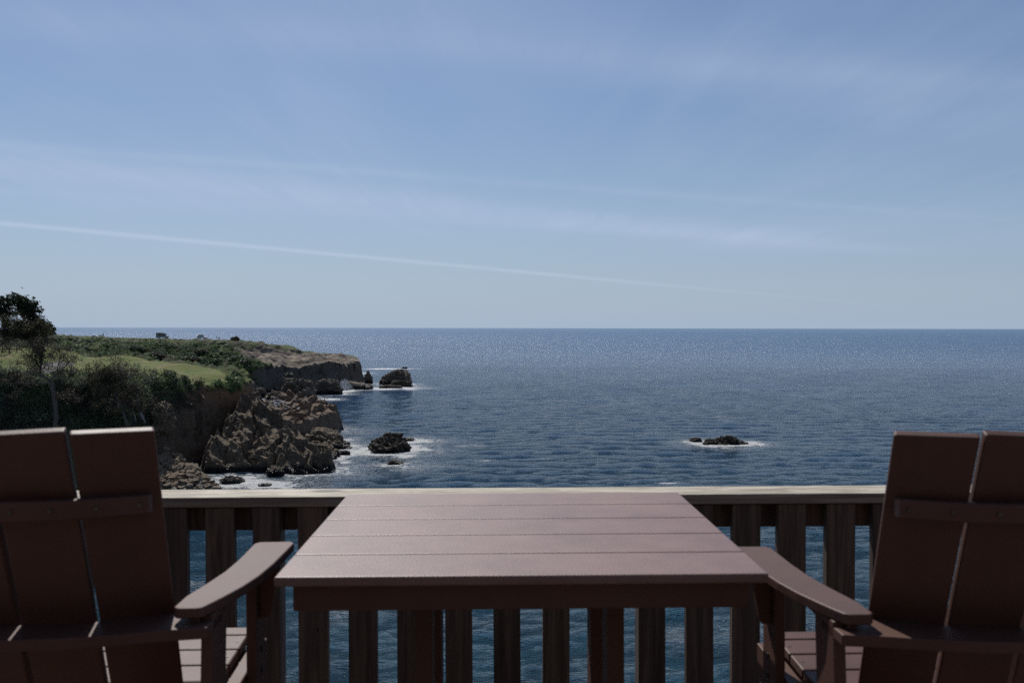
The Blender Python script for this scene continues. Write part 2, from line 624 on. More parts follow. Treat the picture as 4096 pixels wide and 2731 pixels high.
# meadow mask (smooth grass)
mead_poly = np.array([(-63, 206), (-75, 205.5), (-88, 205), (-100, 196), (-110, 188), (-150, 190), (-200, 260), (-205, 330), (-160, 350), (-120, 332), (-103, 308),
                      (-86, 290), (-78, 262), (-69, 250), (-66, 234)], float)
md = sdf(TX, TY, mead_poly) + fbm(TX * 0.12, TY * 0.12, 2.0, 3) * 1.6
mead = sstep(-0.6, 0.9, md) * (1 - sstep(0.2, 0.8, onslope))
# gullies on far slope
fs = far * (1 - sstep(464, 474, TY)) * (1 - onslope * 0.5)
gul = ridged(TX * 0.035 + 3, TY * 0.018, 1.5, 4)
Z = Z - fs * np.clip(gul, 0, 1) * 2.6
# bare rock shoulder mask
sand_poly = np.array([(-128, 462), (-121, 447), (-113, 437), (-101, 431), (-92, 440), (-84, 449), (-74, 460), (-69, 476), (-72, 486), (-84, 486), (-98, 474), (-108, 469), (-118, 470)], float)
sdd = sdf(TX, TY, sand_poly) + fbm(TX * 0.15, TY * 0.15, 5.0, 4) * 3.0
sand = sstep(-1.0, 1.2, sdd)
Z = Z + sand * (1 - onslope) * (ridged(TX * 0.09, TY * 0.13, 0.7, 5, 0.5) * 2.0 - 0.7)
beach_poly = np.array([(-82, 172), (-70, 171), (-62, 171.5), (-60, 174), (-58.5, 180), (-59.5, 188), (-62, 196), (-80, 196)], float)
bsd = sdf(TX, TY, beach_poly)
beach = np.minimum((TY - 174) * 0.22, bsd * 0.6) - 0.25 + fbm(TX * 0.5, TY * 0.5, 1.0, 3) * 0.25
Z = np.where(bsd > 0, np.maximum(Z, beach), Z)
# shrub mounds on vegetated ground
veg = (1 - mead) * (1 - sand) * (1 - rocky * onslope) * sstep(0.2, 2.0, Z)
f1, fe, cid = worley(TX * 0.34, TY * 0.24, np.full(TX.shape, 0.5))
mound = np.maximum(0, 0.62 - f1) * (0.35 + cid)
f1b, _, cidb = worley(TX * 0.9 + 4, TY * 0.7, np.full(TX.shape, 0.5))
ridgey = sstep(455, 480, TY)
Z = Z + veg * (1 - 0.7 * ridgey) * (mound * 2.6 + np.maximum(0, 0.6 - f1b) * 0.8) * sstep(0, 1, SDc)
# grass relief: little humps
Z = Z + mead * (fbm(TX * 0.05, TY * 0.05, 7.0, 3) * 0.5)
# crag displacement in 3-D for cliffs
cliff = onslope * np.maximum(rocky, 0.25) * (SDc > -3)
rx = ridged(TX * 0.11, TY * 0.11, Z * 0.16, 5)
rf = ridged(TX * 0.45 + 9, TY * 0.45, Z * 0.6, 4)
strat = ridged((TX * 0.5 + Z * 0.9) * 0.5, TY * 0.10, Z * 0.2, 3)
rxl = ridged(TX * 0.05 + 4, TY * 0.05, Z * 0.05, 3)
amp = cliff * (2.6 * (rxl - 0.4) + 2.2 * (rx - 0.4) + 0.45 * (rf - 0.4) + 0.6 * (strat - 0.4))
amp = amp * (0.42 + 0.58 * far)
gx = np.gradient(Z, axis=1) / np.gradient(TX, axis=1)
nrm = np.hypot(gx, 1)
TXd = TX + amp * 0.9
TYd = TY - amp * 0.9
Zd = Z + amp * 0.35 + cliff * fbm(TX * 0.8, TY * 0.8, Z * 0.8, 3) * 0.3
rows, cols = TX.shape


def grid_faces(rows, cols):
    i = np.arange((rows - 1) * (cols - 1))
    r_, c_ = i // (cols - 1), i % (cols - 1)
    a = r_ * cols + c_
    return np.stack([a, a + 1, a + cols + 1, a + cols], 1)


rock_m = np.clip(np.maximum(sand, cliff * (rocky > 0.3)), 0, 1)
yellow = sstep(0.0, 0.9, fbm(TX * 0.05, TY * 0.03, 9.0, 4) + 0.1)
# reddish cliff tip
ochre = rocky * onslope * (1 - far) * sstep(9, 15, Z) * sstep(-70, -62, TX)

m, t, b = mat('land')
p = pos(t)
def attr(t, name):
    n = t.n.new('ShaderNodeAttribute')
    n.attribute_name = name
    return n.outputs['Fac']
rc, rr_, rh = rock_nodes(t, p, 0, (0.155, 0.112, 0.078), (0.070, 0.052, 0.038), 0.8)
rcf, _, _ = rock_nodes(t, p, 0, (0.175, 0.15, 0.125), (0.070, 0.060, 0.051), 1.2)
sandc = t.mix(t.ramp(t.noise(p, 0.22, 7, 0.72), 0.40, 0.60), (0.29, 0.24, 0.185), (0.12, 0.098, 0.078))
g1 = t.noise(p, 0.25, 5, 0.6)
g2 = t.noise(p, 3.0, 5, 0.7)
grass = t.mix(t.ramp(g1, 0.34, 0.62), (0.066, 0.110, 0.016), (0.120, 0.125, 0.035))
g3 = t.noise(t.mapping(p, (0.10, 0.05, 1)), 1.0, 5, 0.65, 0.8)
grass = t.mix(t.m('MULTIPLY', t.ramp(g3, 0.52, 0.66), 0.8), grass, (0.185, 0.145, 0.075))
grass = t.mix(t.m('MULTIPLY', t.ramp(g3, 0.42, 0.32), 0.6), grass, (0.040, 0.062, 0.014))
grass = t.mix(t.m('MULTIPLY', t.ramp(g2, 0.4, 0.75), 0.45), grass, (0.052, 0.066, 0.017))
v1 = t.noise(p, 0.10, 4, 0.6)
v2 = t.noise(p, 0.6, 5, 0.65)
v3 = t.noise(p, 2.2, 4, 0.7)
vegc = t.mix(t.ramp(v1, 0.38, 0.60), (0.055, 0.085, 0.028), (0.075, 0.060, 0.040))
vegc = t.mix(t.ramp(v2, 0.45, 0.62), vegc, (0.070, 0.095, 0.052))
vegc = t.mix(t.m('MULTIPLY', t.ramp(t.noise(p, 0.07, 3, 0.5), 0.5, 0.62), 0.6), vegc, (0.105, 0.120, 0.022))
vegc = t.mix(t.m('MULTIPLY', t.ramp(v3, 0.42, 0.7), 0.7), vegc, (0.018, 0.023, 0.013))
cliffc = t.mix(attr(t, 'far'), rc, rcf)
cliffc = t.mix(t.m('MULTIPLY', attr(t, 'ochre'), 0.8), cliffc, (0.33, 0.17, 0.09))
col = t.mix(t.ramp(attr(t, 'cliff'), 0.25, 0.6), vegc, cliffc)
crg = t.m('MULTIPLY', t.ramp(t.noise(p, 0.09, 5, 0.65), 0.47, 0.53), 0.8)
sandc = t.mix(crg, sandc, (0.105, 0.086, 0.068))
col = t.mix(t.ramp(attr(t, 'sand'), 0.4, 0.6), col, sandc)
col = t.mix(t.ramp(attr(t, 'mead'), 0.35, 0.6), col, grass)
t.put(col, b.inputs['Base Color'])
b.inputs['Roughness'].default_value = 0.9
b.inputs['Specular IOR Level'].default_value = 0.12
hh = t.m('ADD', t.m('MULTIPLY', rh, t.m('ADD', attr(t, 'cliff'), 0.15)), t.m('MULTIPLY', t.m('ADD', v2, v3), 0.5))
t.put(t.bump(hh, 0.8, 0.5), b.inputs['Normal'])
M['land'] = m

V = np.stack([TXd, TYd, Zd], -1).reshape(-1, 3)
sandtop = sand * (1 - sstep(0.25, 0.75, onslope))
land = link('terrain', np_mesh('terrain', V, grid_faces(rows, cols), dict(
    mead=mead, sand=sandtop, cliff=np.clip(onslope * np.maximum(rocky, 0) * 1.2, 0, 1), far=far, ochre=ochre)), M['land'])
tag(land, kind='structure')


def gz(x, y):
    """ground height at world x,y (bilinear in the fan grid)"""
    r_ = np.interp(y, ty, np.arange(len(ty)))
    c_ = (x / y - tu[0]) / 0.0016
    r0, c0 = int(min(max(r_, 0), rows - 2)), int(min(max(c_, 0), cols - 2))
    fr, fc = min(max(r_ - r0, 0), 1), min(max(c_ - c0, 0), 1)
    return float((Zd[r0, c0] * (1 - fc) + Zd[r0, c0 + 1] * fc) * (1 - fr) + (Zd[r0 + 1, c0] * (1 - fc) + Zd[r0 + 1, c0 + 1] * fc) * fr)


def hit(px, py, d0=115, d1=560):
    d = ray(px, py)
    D, st = d0, 4.0
    while D < d1:
        k = D / d.y
        if HC + d.z * k <= gz(d.x * k, D):
            if st < 0.5: return Vector((0, 0, HC)) + d * k
            D -= st
            st *= 0.25
        D += st
    return None


# ------------------------------------------------------------------ road (draped strip)
def strip(name, line, widths, m, lift=0.12):
    pts = [Vector(p_) for p_ in line]
    # resample
    out, wd_ = [], []
    for i in range(len(pts) - 1):
        n_ = max(2, int((pts[i + 1] - pts[i]).length / 1.0))
        for k in range(n_):
            out.append(pts[i].lerp(pts[i + 1], k / n_))
            wd_.append(widths[i] * (1 - k / n_) + widths[i + 1] * k / n_)
    out.append(pts[-1]); wd_.append(widths[-1])
    vs, nl = [], 7
    for i, p_ in enumerate(out):
        d = (out[min(i + 1, len(out) - 1)] - out[max(i - 1, 0)]).normalized()
        s_ = Vector((d.y, -d.x))
        for k in range(nl):
            f = (k / (nl - 1) - 0.5) * wd_[i]
            x, y = p_.x + s_.x * f, p_.y + s_.y * f
            vs.append((x, y, gz(x, y) + lift - (0.25 if k in (0, nl - 1) else 0)))
    o = link(name, np_mesh(name, np.array(vs), grid_faces(len(out), nl), smooth=True), m)
    return tag(o, kind='structure')


M['asphalt'] = simple('asphalt', (0.075, 0.073, 0.072), 0.85, 0, 0.2, 0.6, 0.3)
rp = []
for q_ in [(-6, 388), (14, 381), (32, 374.5), (46, 369), (58, 364.5), (66, 362)]:
    h_ = hit(*q_)
    if h_: rp.append((h_.x, h_.y))
strip('road', rp, [5, 5, 5.5, 7, 10, 6][:len(rp)], M['asphalt'])

# ================================================================== ROCKS
_ico = {}
def ico(n):
    if n not in _ico:
        bm = bmesh.new()
        bmesh.ops.create_icosphere(bm, subdivisions=n, radius=1)
        v_ = np.array([x.co[:] for x in bm.verts])
        f_ = np.array([[q.index for q in x.verts] for x in bm.faces])
        bm.free()
        _ico[n] = (v_, f_)
    return _ico[n]


foam_src = []


def rock(name, label, px0, px1, ytop, ybase, depth=None, prof=None, m='rock', sub=5, rough=1.0, group=None,
         cat='rock', sq=0.75, foam=1.0, lean=0.0, back=0.0, seed=0, zbase=0.0, D=None, strat=1.0, tipback=0.0, fvar=1.0):
    hy = 326.9 + (px0 + px1) / 2 * 0.0017
    Db = D if D else FPX * (HC - zbase) / (ybase - hy)
    wd = (px1 - px0) / FPX * Db
    if depth is None: depth = wd * 0.7
    Xc = ((px0 + px1) / 2 - 512) / FPX * (Db + depth * 0.3)
    Yc = Db + depth * 0.5
    ztop = HC - (ytop - hy) / FPX * (Yc + tipback * depth * 0.5)
    hgt = max(ztop - zbase, 0.3)
    v_, f_ = ico(sub)
    nrm_ = v_.copy()
    p_ = np.sign(v_) * np.abs(v_) ** sq
    ne = 4.0 if sq < 0.7 else (3.0 if sq < 0.95 else 2.0)
    p_ /= np.maximum(1e-6, (np.abs(p_) ** ne).sum(1) ** (1 / ne))[:, None]
    u_ = p_[:, 0]
    zz = p_[:, 2].copy()
    if prof:
        xs = np.linspace(-1, 1, len(prof))
        pf = np.interp(u_, xs, prof)
    else:
        pf = np.ones(len(u_))
    up = zz > 0
    # roof tilted front to back
    zz = np.where(up, zz * pf * (1 + back * p_[:, 1]), zz)
    P = np.stack([p_[:, 0] * wd / 2, p_[:, 1] * depth / 2, np.where(up, zz * hgt, zz * 1.6)], 1)
    P[:, 0] += lean * P[:, 2]
    s0 = seed * 13.7 + px0
    sc = 2.2 / max(wd, depth)
    a1 = min(wd, hgt * 2.2) * 0.12 * rough
    q1 = ridged(P[:, 0] * sc + s0, P[:, 1] * sc, P[:, 2] * sc * 1.3, 5, 0.5) - 0.45
    fw, fe_, ci = worley(P[:, 0] * sc * 1.7 + s0, P[:, 1] * sc * 1.7 + 3, P[:, 2] * sc * 2.4)
    st_ = P[:, 2] * 0.75 + P[:, 0] * 0.7 + P[:, 1] * 0.2
    tri = np.abs(((st_ * (2.6 * sc) * 2 + fbm(P[:, 0] * sc, P[:, 1] * sc, P[:, 2] * sc + s0, 3)) % 1.0) - 0.5) * 2
    disp = a1 * q1 + a1 * 1.5 * (ci - 0.5) * sstep(0, 0.25, fe_) - a1 * 0.5 * (1 - sstep(0, 0.12, fe_)) + a1 * 0.3 * strat * (tri - 0.5)
    P = P + nrm_ * disp[:, None]
    rnd = 0.12 * rough
    P += fbm(P[:, 0:1] * 1.6 + np.array([0, 31, 67]), P[:, 1:2] * 1.6, P[:, 2:3] * 1.6 + s0, 2) * rnd
    P[:, 2] = np.minimum(P[:, 2], hgt * 1.08)
    o = link(name, np_mesh(name, P, f_), M[m], loc=(Xc, Yc, zbase))
    tag(o, label, cat, group)
    if foam > 0:
        foam_src.append((Xc, Yc, wd / 2, depth / 2, foam, fvar))
    return o


# -- the big spur under the meadow (own height field, finer than the land)
def hf_rock(name, label, pts, poly, m, slope=2.2, res=0.28, cragg=1.0, cat='rock outcrop', p=4.0, foam=True, seed=0):
    poly = np.array(poly, float)
    pts = np.array(pts, float)
    x0, y0 = poly.min(0) - 2
    x1, y1 = poly.max(0) + 2
    gx_, gy_ = np.meshgrid(np.arange(x0, x1, res), np.arange(y0, y1, res))
    s_ = sdf(gx_, gy_, poly) + fbm(gx_ * 0.25 + seed, gy_ * 0.25, 3.3, 4) * 0.9
    tp = idw(gx_, gy_, pts, p)
    # faceted blocks at three sizes: each cell is a tilted plane
    def blocks(sx, sy, off):
        xi, yi = gx_ * sx + off + fbm(gx_ * sx * 0.5, gy_ * sy * 0.5, off, 2) * 0.35, gy_ * sy + off * 2 + fbm(gx_ * sx * 0.5, gy_ * sy * 0.5, off + 9, 2) * 0.35
        fw, fe_, ci = worley(xi, yi, np.full(gx_.shape, 0.5))
        h = (ci * 255).astype(int) & 255
        tx, ty2 = _g[h][..., 0], _g[h][..., 1]
        lx, ly = np.mod(xi, 1) - 0.5, np.mod(yi, 1) - 0.5
        return (ci - 0.5), fe_, tx * lx + ty2 * ly
    big = ridged(gx_ * 0.10 + seed, gy_ * 0.08, 0.6, 4, 0.5)
    tp = tp + (big - 0.5) * 3.0 * cragg
    c1_, e1_, t1_ = blocks(0.13, 0.10, seed + 1.0)
    tp = tp + t1_ * 4.2 * cragg + c1_ * 2.6 * cragg * sstep(0, 0.10, e1_) - (1 - sstep(0, 0.06, e1_)) * 1.7 * cragg
    c2_, e2_, t2_ = blocks(0.36, 0.26, seed + 5.0)
    tp = tp + t2_ * 1.9 * cragg + c2_ * 0.9 * cragg - (1 - sstep(0, 0.06, e2_)) * 0.5 * cragg
    tp = tp + (ridged(gx_ * 0.6, gy_ * 0.45, seed + 0.9, 3, 0.5) - 0.45) * 0.25 * cragg
    pr = slope * np.maximum(s_, 0) + (ridged(gx_ * 0.3, gy_ * 0.3, seed + 0.2, 4) - 0.4) * 1.0
    z_ = np.minimum(tp, pr)
    # bedding steps, dipping
    st_ = (z_ * 0.8 + gx_ * 0.55 + gy_ * 0.12 + fbm(gx_ * 0.2, gy_ * 0.2, 1.0, 3) * 0.6) * 0.75
    z_ = z_ + (np.abs((st_ % 1) - 0.5) * 2 - 0.5) * 0.5 * cragg
    z_ = np.where(s_ < 0, np.minimum(z_, s_ * 0.9 - 0.15), z_)
    cr = (ridged(gx_ * 0.3, gy_ * 0.3, z_ * 0.4 + seed, 2) - 0.4) * 0.8
    X_ = gx_ + cr * 0.55 * cragg
    Y_ = gy_ - cr * 0.55 * cragg
    P = np.stack([X_, Y_, z_], -1).reshape(-1, 3)
    F_ = grid_faces(*gx_.shape)
    keep = (z_.reshape(-1)[F_] > -0.9).any(1)
    o = link(name, np_mesh(name, P, F_[keep]), M[m])
    tag(o, label, cat)
    if foam:
        for k in range(len(poly)):
            a_, b_ = poly[k], poly[(k + 1) % len(poly)]
            L_ = np.hypot(*(b_ - a_))
            for q_ in np.arange(0, 1, 3 / max(L_, 3)):
                c_ = a_ + (b_ - a_) * q_
                foam_src.append((c_[0], c_[1], 0.6, 0.6, 0.55, 0.8))
    return o


hf_rock('rocky_spur', 'long craggy brown rock spur descending from the meadow tip to the cove', [
    (-61.5, 227, 14.2), (-60, 223, 13.6), (-56, 219, 11.8), (-52.7, 215, 9.9), (-50, 211, 8.4), (-47.9, 208, 6.8), (-45, 203, 4.6),
    (-61, 214, 10.4), (-58, 212, 9.6), (-61, 206, 7.0), (-56, 205, 6.4), (-60, 199, 4.0), (-55, 199, 4.2), (-51, 204, 5.6), (-50, 198, 3.2), (-57, 193, 1.6), (-50, 194, 1.4), (-64, 222, 12.6)],
    [(-62, 197), (-60, 192), (-57.5, 190.5), (-53, 191), (-47, 193.5), (-43, 198), (-42.5, 204), (-45, 210), (-48.5, 217), (-52.5, 223), (-57, 230), (-62.5, 235), (-63.5, 226), (-62.5, 212)], 'rock', 3.4, cragg=0.85, seed=3)
hf_rock('rock_ridge', 'tilted layered rock ridge ending the spur, two boulders leaning on it', [
    (-49, 199, 4.6), (-46, 201, 5.2), (-43, 200, 4.6), (-41, 197, 4.0), (-38, 197, 2.8), (-36, 195, 1.6), (-47, 194, 2.2), (-43, 193, 1.8), (-40, 192, 1.2), (-44, 206, 4.2), (-47, 210, 4.0)],
    [(-50, 194), (-46, 190.5), (-41, 189), (-37, 190), (-34.5, 193), (-35, 198), (-38, 202), (-41, 208), (-46, 214), (-50, 208)], 'rock', 1.9, cragg=0.8, seed=11)
hf_rock('slab_rock', 'broad flat topped brown rock slab speckled with white seabirds', [
    (-66, 290, 8.8), (-62, 286, 8.2), (-56, 280, 7.2), (-50, 272, 6.6), (-48, 266, 5.6), (-60, 276, 7.0), (-64, 272, 6.4), (-58, 266, 5.6), (-54, 260, 5.0), (-60, 258, 5.2), (-64, 262, 5.2), (-50, 262, 4.8), (-60, 250, 5.0), (-66, 280, 7.4)],
    [(-66, 248), (-60, 245), (-54, 250), (-50, 257), (-46, 264), (-46, 274), (-52, 283), (-60, 292), (-66, 297), (-71, 290), (-70, 270)], 'rock_slab', 3.2, cragg=0.55, seed=23)

rock('sea_rock', 'layered rock with a rounded back standing right of the dark channel', 303, 349, 429.5, 450.6, depth=15, prof=[0.7, 1, 1.05, 0.8, 0.5, 0.3], rough=1.1, sub=6, foam=0.9)
rock('sea_rock', 'low dark rock with a pale tilted plank like slab in front of rounded rock', 303, 339, 442, 460, depth=9, prof=[1.0, 1.0, 0.85, 0.65, 0.45], rough=0.9, sub=6, foam=0.8)
rock('sea_rock', 'tiny black rock just off the end of the spur', 339.5, 350, 450.8, 455, m='rock_wet', foam=0.8)
rock('sea_rock', 'square boulder wedged at the foot of the tilted ridge', 266, 283, 466, 477, depth=3.2, sq=0.9, foam=0.3, prof=[0.6, 0.9, 1, 0.9, 0.6])
rock('sea_rock', 'low layered ledge at the foot of the spur above the surf', 212, 241, 460, 472.5, depth=8, prof=[0.3, 0.4, 0.6, 0.9, 1, 0.9], foam=0.5)
rock('sea_rock', 'rounded shaded knob at the base of the spur', 249, 272, 448, 470.5, depth=6, prof=[0.8, 1, 1, 0.9], foam=0.4)
rock('sea_rock', 'large jagged dark islet ringed by white surf', 364.5, 410, 434.5, 453, depth=11, prof=[0.5, 0.75, 0.72, 0.85, 1.1, 0.9, 0.85, 0.6, 0.3], m='rock_wet', rough=1.9, sq=1.0, sub=6, foam=2.0)
rock('sea_rock', 'thin wet ledge behind the jagged islet', 402, 415, 437.8, 441, depth=3, m='rock_wet', foam=1.5)
rock('sea_rock', 'small pair of wet rocks in front of the jagged islet', 386.5, 403, 460, 465.3, depth=3, prof=[0.5, 1, 1, 0.6, 0.8], m='rock_wet', foam=1.2)
rock('sea_rock', 'oblong wet rock in the surf of the cove', 220, 242.5, 476, 484, depth=3, prof=[0.8, 1, 0.9, 0.8, 0.4], m='rock_wet', foam=1.6)
rock('sea_rock', 'nearly drowned rock tip in the cove surf', 258, 271, 483, 486, depth=2, m='rock_wet', foam=1.2)
rock('sea_rock', 'small low round rock left of the right hand islet', 690.5, 702.8, 437.7, 442.4, depth=3, m='rock_wet', foam=1.2)
rock('sea_rock', 'long low black islet with a hump, right of the rounded rock', 706, 748, 435.4, 445, depth=6, prof=[0.35, 0.75, 1.0, 1.05, 0.85, 0.75, 0.5, 0.25], m='rock_wet', rough=2.0, sq=1.0, sub=6, foam=1.5)
rock('sea_rock', 'tiny rock touching the left foot of the long low islet', 703.5, 709, 442.3, 444.6, depth=1.5, m='rock_wet', foam=1.0)

# far rocks below the headland
rock('sea_rock', 'tall twin humped boulder rock below the far headland cliff', 281, 312, 379.5, 398.0, depth=12, prof=[0.85, 1, 0.9, 1.02, 1.05, 0.85], m='rock_dark', rough=1.2, sub=6, foam=0.8, sq=0.65)
rock('sea_rock', 'lower craggy rock leaning on the twin humped boulder', 295, 315, 388, 399.5, depth=6, prof=[0.4, 0.8, 1, 0.7, 0.4], m='rock_dark', foam=1.4)
rock('sea_rock', 'dome shaped rock with a small horn beside the white splash', 314, 341, 380, 394.6, depth=9, prof=[0.6, 0.9, 1.0, 0.95, 0.9, 1.1, 0.5], m='rock_dark', sub=6, foam=1.4, sq=0.65)
rock('sea_rock', 'low sloping ledge right of the splash', 338, 371, 381.5, 389.6, depth=10, prof=[0.7, 0.95, 1, 0.85, 0.8, 0.6], m='rock_dark', rough=0.8, foam=1.6, sq=0.6)
rock('sea_rock', 'pointed rock pinnacle at the headland tip', 363, 372.5, 371.5, 383.5, depth=5, prof=[0.4, 0.8, 1.15, 0.75, 0.5], m='rock_dark', foam=1.0)
rock('sea_rock', 'blocky sea stack with a flat top off the headland tip', 384, 410, 370.0, 385, depth=11, prof=[0.35, 0.8, 1, 1.02, 1, 0.92, 0.85], m='rock_dark', sub=6, rough=0.9, foam=1.2, sq=0.55)
rock('sea_rock', 'wedge of rock at the left foot of the blocky stack', 379, 388, 376, 384.5, depth=6, prof=[0.4, 1, 0.8, 0.5], m='rock_dark', foam=1.2)
rock('sea_rock', 'flat dark shelf in front of the blocky stack', 390, 412, 380.6, 386.8, depth=5, m='rock_wet', sq=0.6, foam=1.6)
rock('sea_rock', 'low shelf with surf pouring over it', 378.6, 402, 384.8, 388.2, depth=4, m='rock_wet', rough=0.7, foam=2.4)
rock('sea_rock', 'tiny rock far out behind the blocky stack', 402, 407.5, 366.8, 368.6, depth=3, m='rock_wet', foam=1.5)
rock('sea_rock', 'slanted grey rock in the cove behind the bird slab', 264, 282, 390.6, 399.5, depth=7, prof=[0.3, 0.8, 1, 0.9, 0.5], m='rock', foam=0.5)
rock('sea_rock', 'dark crag at the gully mouth under the headland', 239, 255, 376, 396, depth=10, prof=[0.5, 1.05, 0.7, 0.5], m='rock_dark', foam=0.3)
rock('sea_rock', 'small dark rock between the gully crag and the slanted rock', 254, 265, 388, 397.5, depth=5, m='rock_dark', foam=0.4)
rock('cliff_boulder', 'pale grey block jutting from the cliff beside the shrubs', 151, 170, 401, 421, depth=6, m='rock', rough=1.6, zbase=9.5, D=186, foam=0, sq=0.8, prof=[0.6, 0.9, 1, 0.7], cat='boulder')
rock('cliff_boulder', 'pale rock lying at the back edge of the meadow', 57.5, 63, 358.8, 361.5, depth=2, m='boulder', foam=0, D=318, zbase=17.5, cat='boulder', sub=4)
_h = hit(71.2, 372)
if _h:
    rock('meadow_stone', 'small grey stone on the grass beside the end of the road', 69.3, 73.2, 369.6, 372.4, depth=0.7, m='boulder', foam=0, D=_h.y, zbase=_h.z - 0.1, cat='stone', sub=4)

# beach boulders
protos = []
for k in range(7):
    v_, f_ = ico(4)
    p_ = np.sign(v_) * np.abs(v_) ** 0.75
    p_ /= (np.abs(p_) ** 5).sum(1)[:, None] ** 0.2
    cuts = RNG.normal(size=(9, 3))
    cuts /= np.linalg.norm(cuts, axis=1)[:, None]
    for c_ in cuts:                                   # chop planes for an angular block
        d_ = p_ @ c_
        lim = 0.72
        p_ = p_ - np.maximum(d_ - lim, 0)[:, None] * c_
    p_ = p_ + v_ * (fbm(p_[:, 0] * 3 + k * 9, p_[:, 1] * 3, p_[:, 2] * 3, 4) * 0.07)[:, None]
    me = np_mesh('boulder', p_, f_)
    me.materials.append(M['boulder'])
    protos.append(me)
nb = 0
bl = []
for py in np.arange(489, 446, -1.5):
    step = 0
    x_l = 150
    x_r = 221 - (489 - py) * 1.2 - max(0, (466 - py)) * 0.4
    px = x_l + random.random() * 3
    while px < x_r:
        s_ = random.choice([0.3, 0.38, 0.45, 0.55, 0.7, 0.95])
        bl.append((px, py, s_))
        px += s_ * 9.5
random.shuffle(bl)
for px, py, s_ in bl[:270]:
    g0 = 0.4 + (486 - py) * 0.112
    D = FPX * (HC - g0) / (py - 327.2)
    X_ = (px - 512) / FPX * D
    o = link('boulder', protos[nb % 7], loc=(X_, D, g0 + random.uniform(-0.3, 0.5) * s_), rot=(random.uniform(-.5, .5), random.uniform(-.5, .5), random.uniform(0, 6.3)))
    o.scale = (s_ * random.uniform(.8, 1.3), s_ * random.uniform(.7, 1.1), s_ * random.uniform(.5, .8))
    tag(o, 'angular brown boulder piled on the cove beach under the cliff', 'boulder', 'boulders piled on the cove beach')
    nb += 1

# ================================================================== SEA
sy = [14.0]
while sy[-1] < 3000:
    sy.append(sy[-1] * (1.0036 if sy[-1] < 700 else 1.012))
while sy[-1] < 90000:
    sy.append(sy[-1] * 1.06)
sy = np.array(sy)
su = np.concatenate([np.linspace(-1.6, -0.62, 40)[:-1], np.arange(-0.62, 0.62, 0.0021), np.linspace(0.62, 1.6, 40)[1:]])
SU, SY = np.meshgrid(su, sy)
SX = SU * SY
SZ = np.zeros_like(SX)
DXs = np.zeros_like(SX)
DYs = np.zeros_like(SX)
wr = np.random.default_rng(5)
for k in range(46):
    lam = 1.3 * (11 / 1.3) ** (k / 45) * wr.uniform(0.9, 1.1)
    ang = R(wr.normal(-20, 48))          # travel towards shore
    kx, ky = math.sin(ang) * -1 * 2 * PI / lam, -math.cos(ang) * 2 * PI / lam
    a_ = 0.0046 * lam ** 0.9
    fade = np.clip(1.2 - SY * 0.0036 * 3.0 / lam, 0, 1)
    ph = kx * SX + ky * SY + wr.uniform(0, 6.28)
    # group modulation
    SZ += a_ * np.cos(ph) * fade
    DXs -= a_ * 0.8 * kx / math.hypot(kx, ky) * np.sin(ph) * fade
    DYs -= a_ * 0.8 * ky / math.hypot(kx, ky) * np.sin(ph) * fade
foam = np.zeros_like(SX)
sel = (SY > 110) & (SY < 760)
fx, fy = SX[sel], SY[sel]
ff = np.zeros_like(fx)
nz = np.clip(fbm(fx * 0.05, fy * 0.03, 1.1, 3), -0.9, 0.9)
for (X_, Y_, a_, b_, st_, fv) in foam_src:
    # surf trails off to the right of and in front of each rock
    dx, dy = (fx - X_), (fy - Y_)
    d = np.hypot(dx / (a_ + 0.6), dy / (b_ + 0.6)) - 1
    d = d * min(a_, b_ + 2)
    spread = (1.2 + 1.5 * st_) * (1 + 0.8 * (dx > 0) + 0.4 * (dy < 0))
    ff = np.maximum(ff, np.minimum(1.0, 0.45 + 0.3 * st_) * np.exp(-np.maximum(d, 0) / spread * 1.1))
# shore surf
ff = ff * (1 + 0.45 * nz)
sdl = sdf(fx, fy, coast)
ff = np.maximum(ff, 0.85 * np.exp(-np.maximum(-sdl, 0) / 4.0) * (1 + 0.5 * nz))
for (px, py, rx_, ry_, am) in [(422, 449, 12, 2.5, 0.85), (405, 456, 16, 2, 0.7), (345, 462, 10, 2.2, 0.7), (350, 440, 14, 3, 0.6), (235, 478, 35, 4, 0.72), (205, 484, 20, 4, 0.9), (280, 482, 18, 3, 0.5),
                               (470, 445.5, 14, 1.0, 0.5), (485, 460, 12, 1.2, 0.55), (545, 458, 10, 0.8, 0.35), (725, 447, 26, 1.8, 0.62), (765, 445, 12, 1.3, 0.5), (672, 482.8, 18, 1.4, 0.75), (330, 399, 18, 1.6, 0.7), (345, 391, 14, 1.8, 0.9),
                               (383, 388.5, 26, 1.2, 0.85), (410, 389, 12, 1.0, 0.8), (385, 368.5, 24, 0.6, 0.75), (365, 373, 10, 0.8, 0.6), (300, 400.5, 12, 1.0, 0.7), (312, 420, 10, 1.0, .4), (720, 416, 16, 0.5, .45), (875, 400, 16, 0.4, .4), (800, 395, 12, .4, .4), (560, 400, 14, .4, .4)]:
    c_ = W(px, py, 1)
    D = FPX * HC / (py - 327.4)
    X_ = (px - 512) / FPX * D
    rX = rx_ / FPX * D
    rY = ry_ / FPX / HC * D * D
    ff = np.maximum(ff, min(1.0, am * 1.18) * np.exp(-(((fx - X_) / (rX * 1.1)) ** 2 + ((fy - D) / (rY * 1.2)) ** 2) * (1 + 0.8 * nz)))
foam[sel] = ff
sel2 = SY <= 110
foam[sel2] = np.clip(fbm(SX[sel2] * 0.05, SY[sel2] * 0.05, 2.2, 3) * 0.5 + 0.12, 0, 0.62) * 0.85
shal = np.clip(1 - (SY - 60) / 120, 0, 1) * 0.9
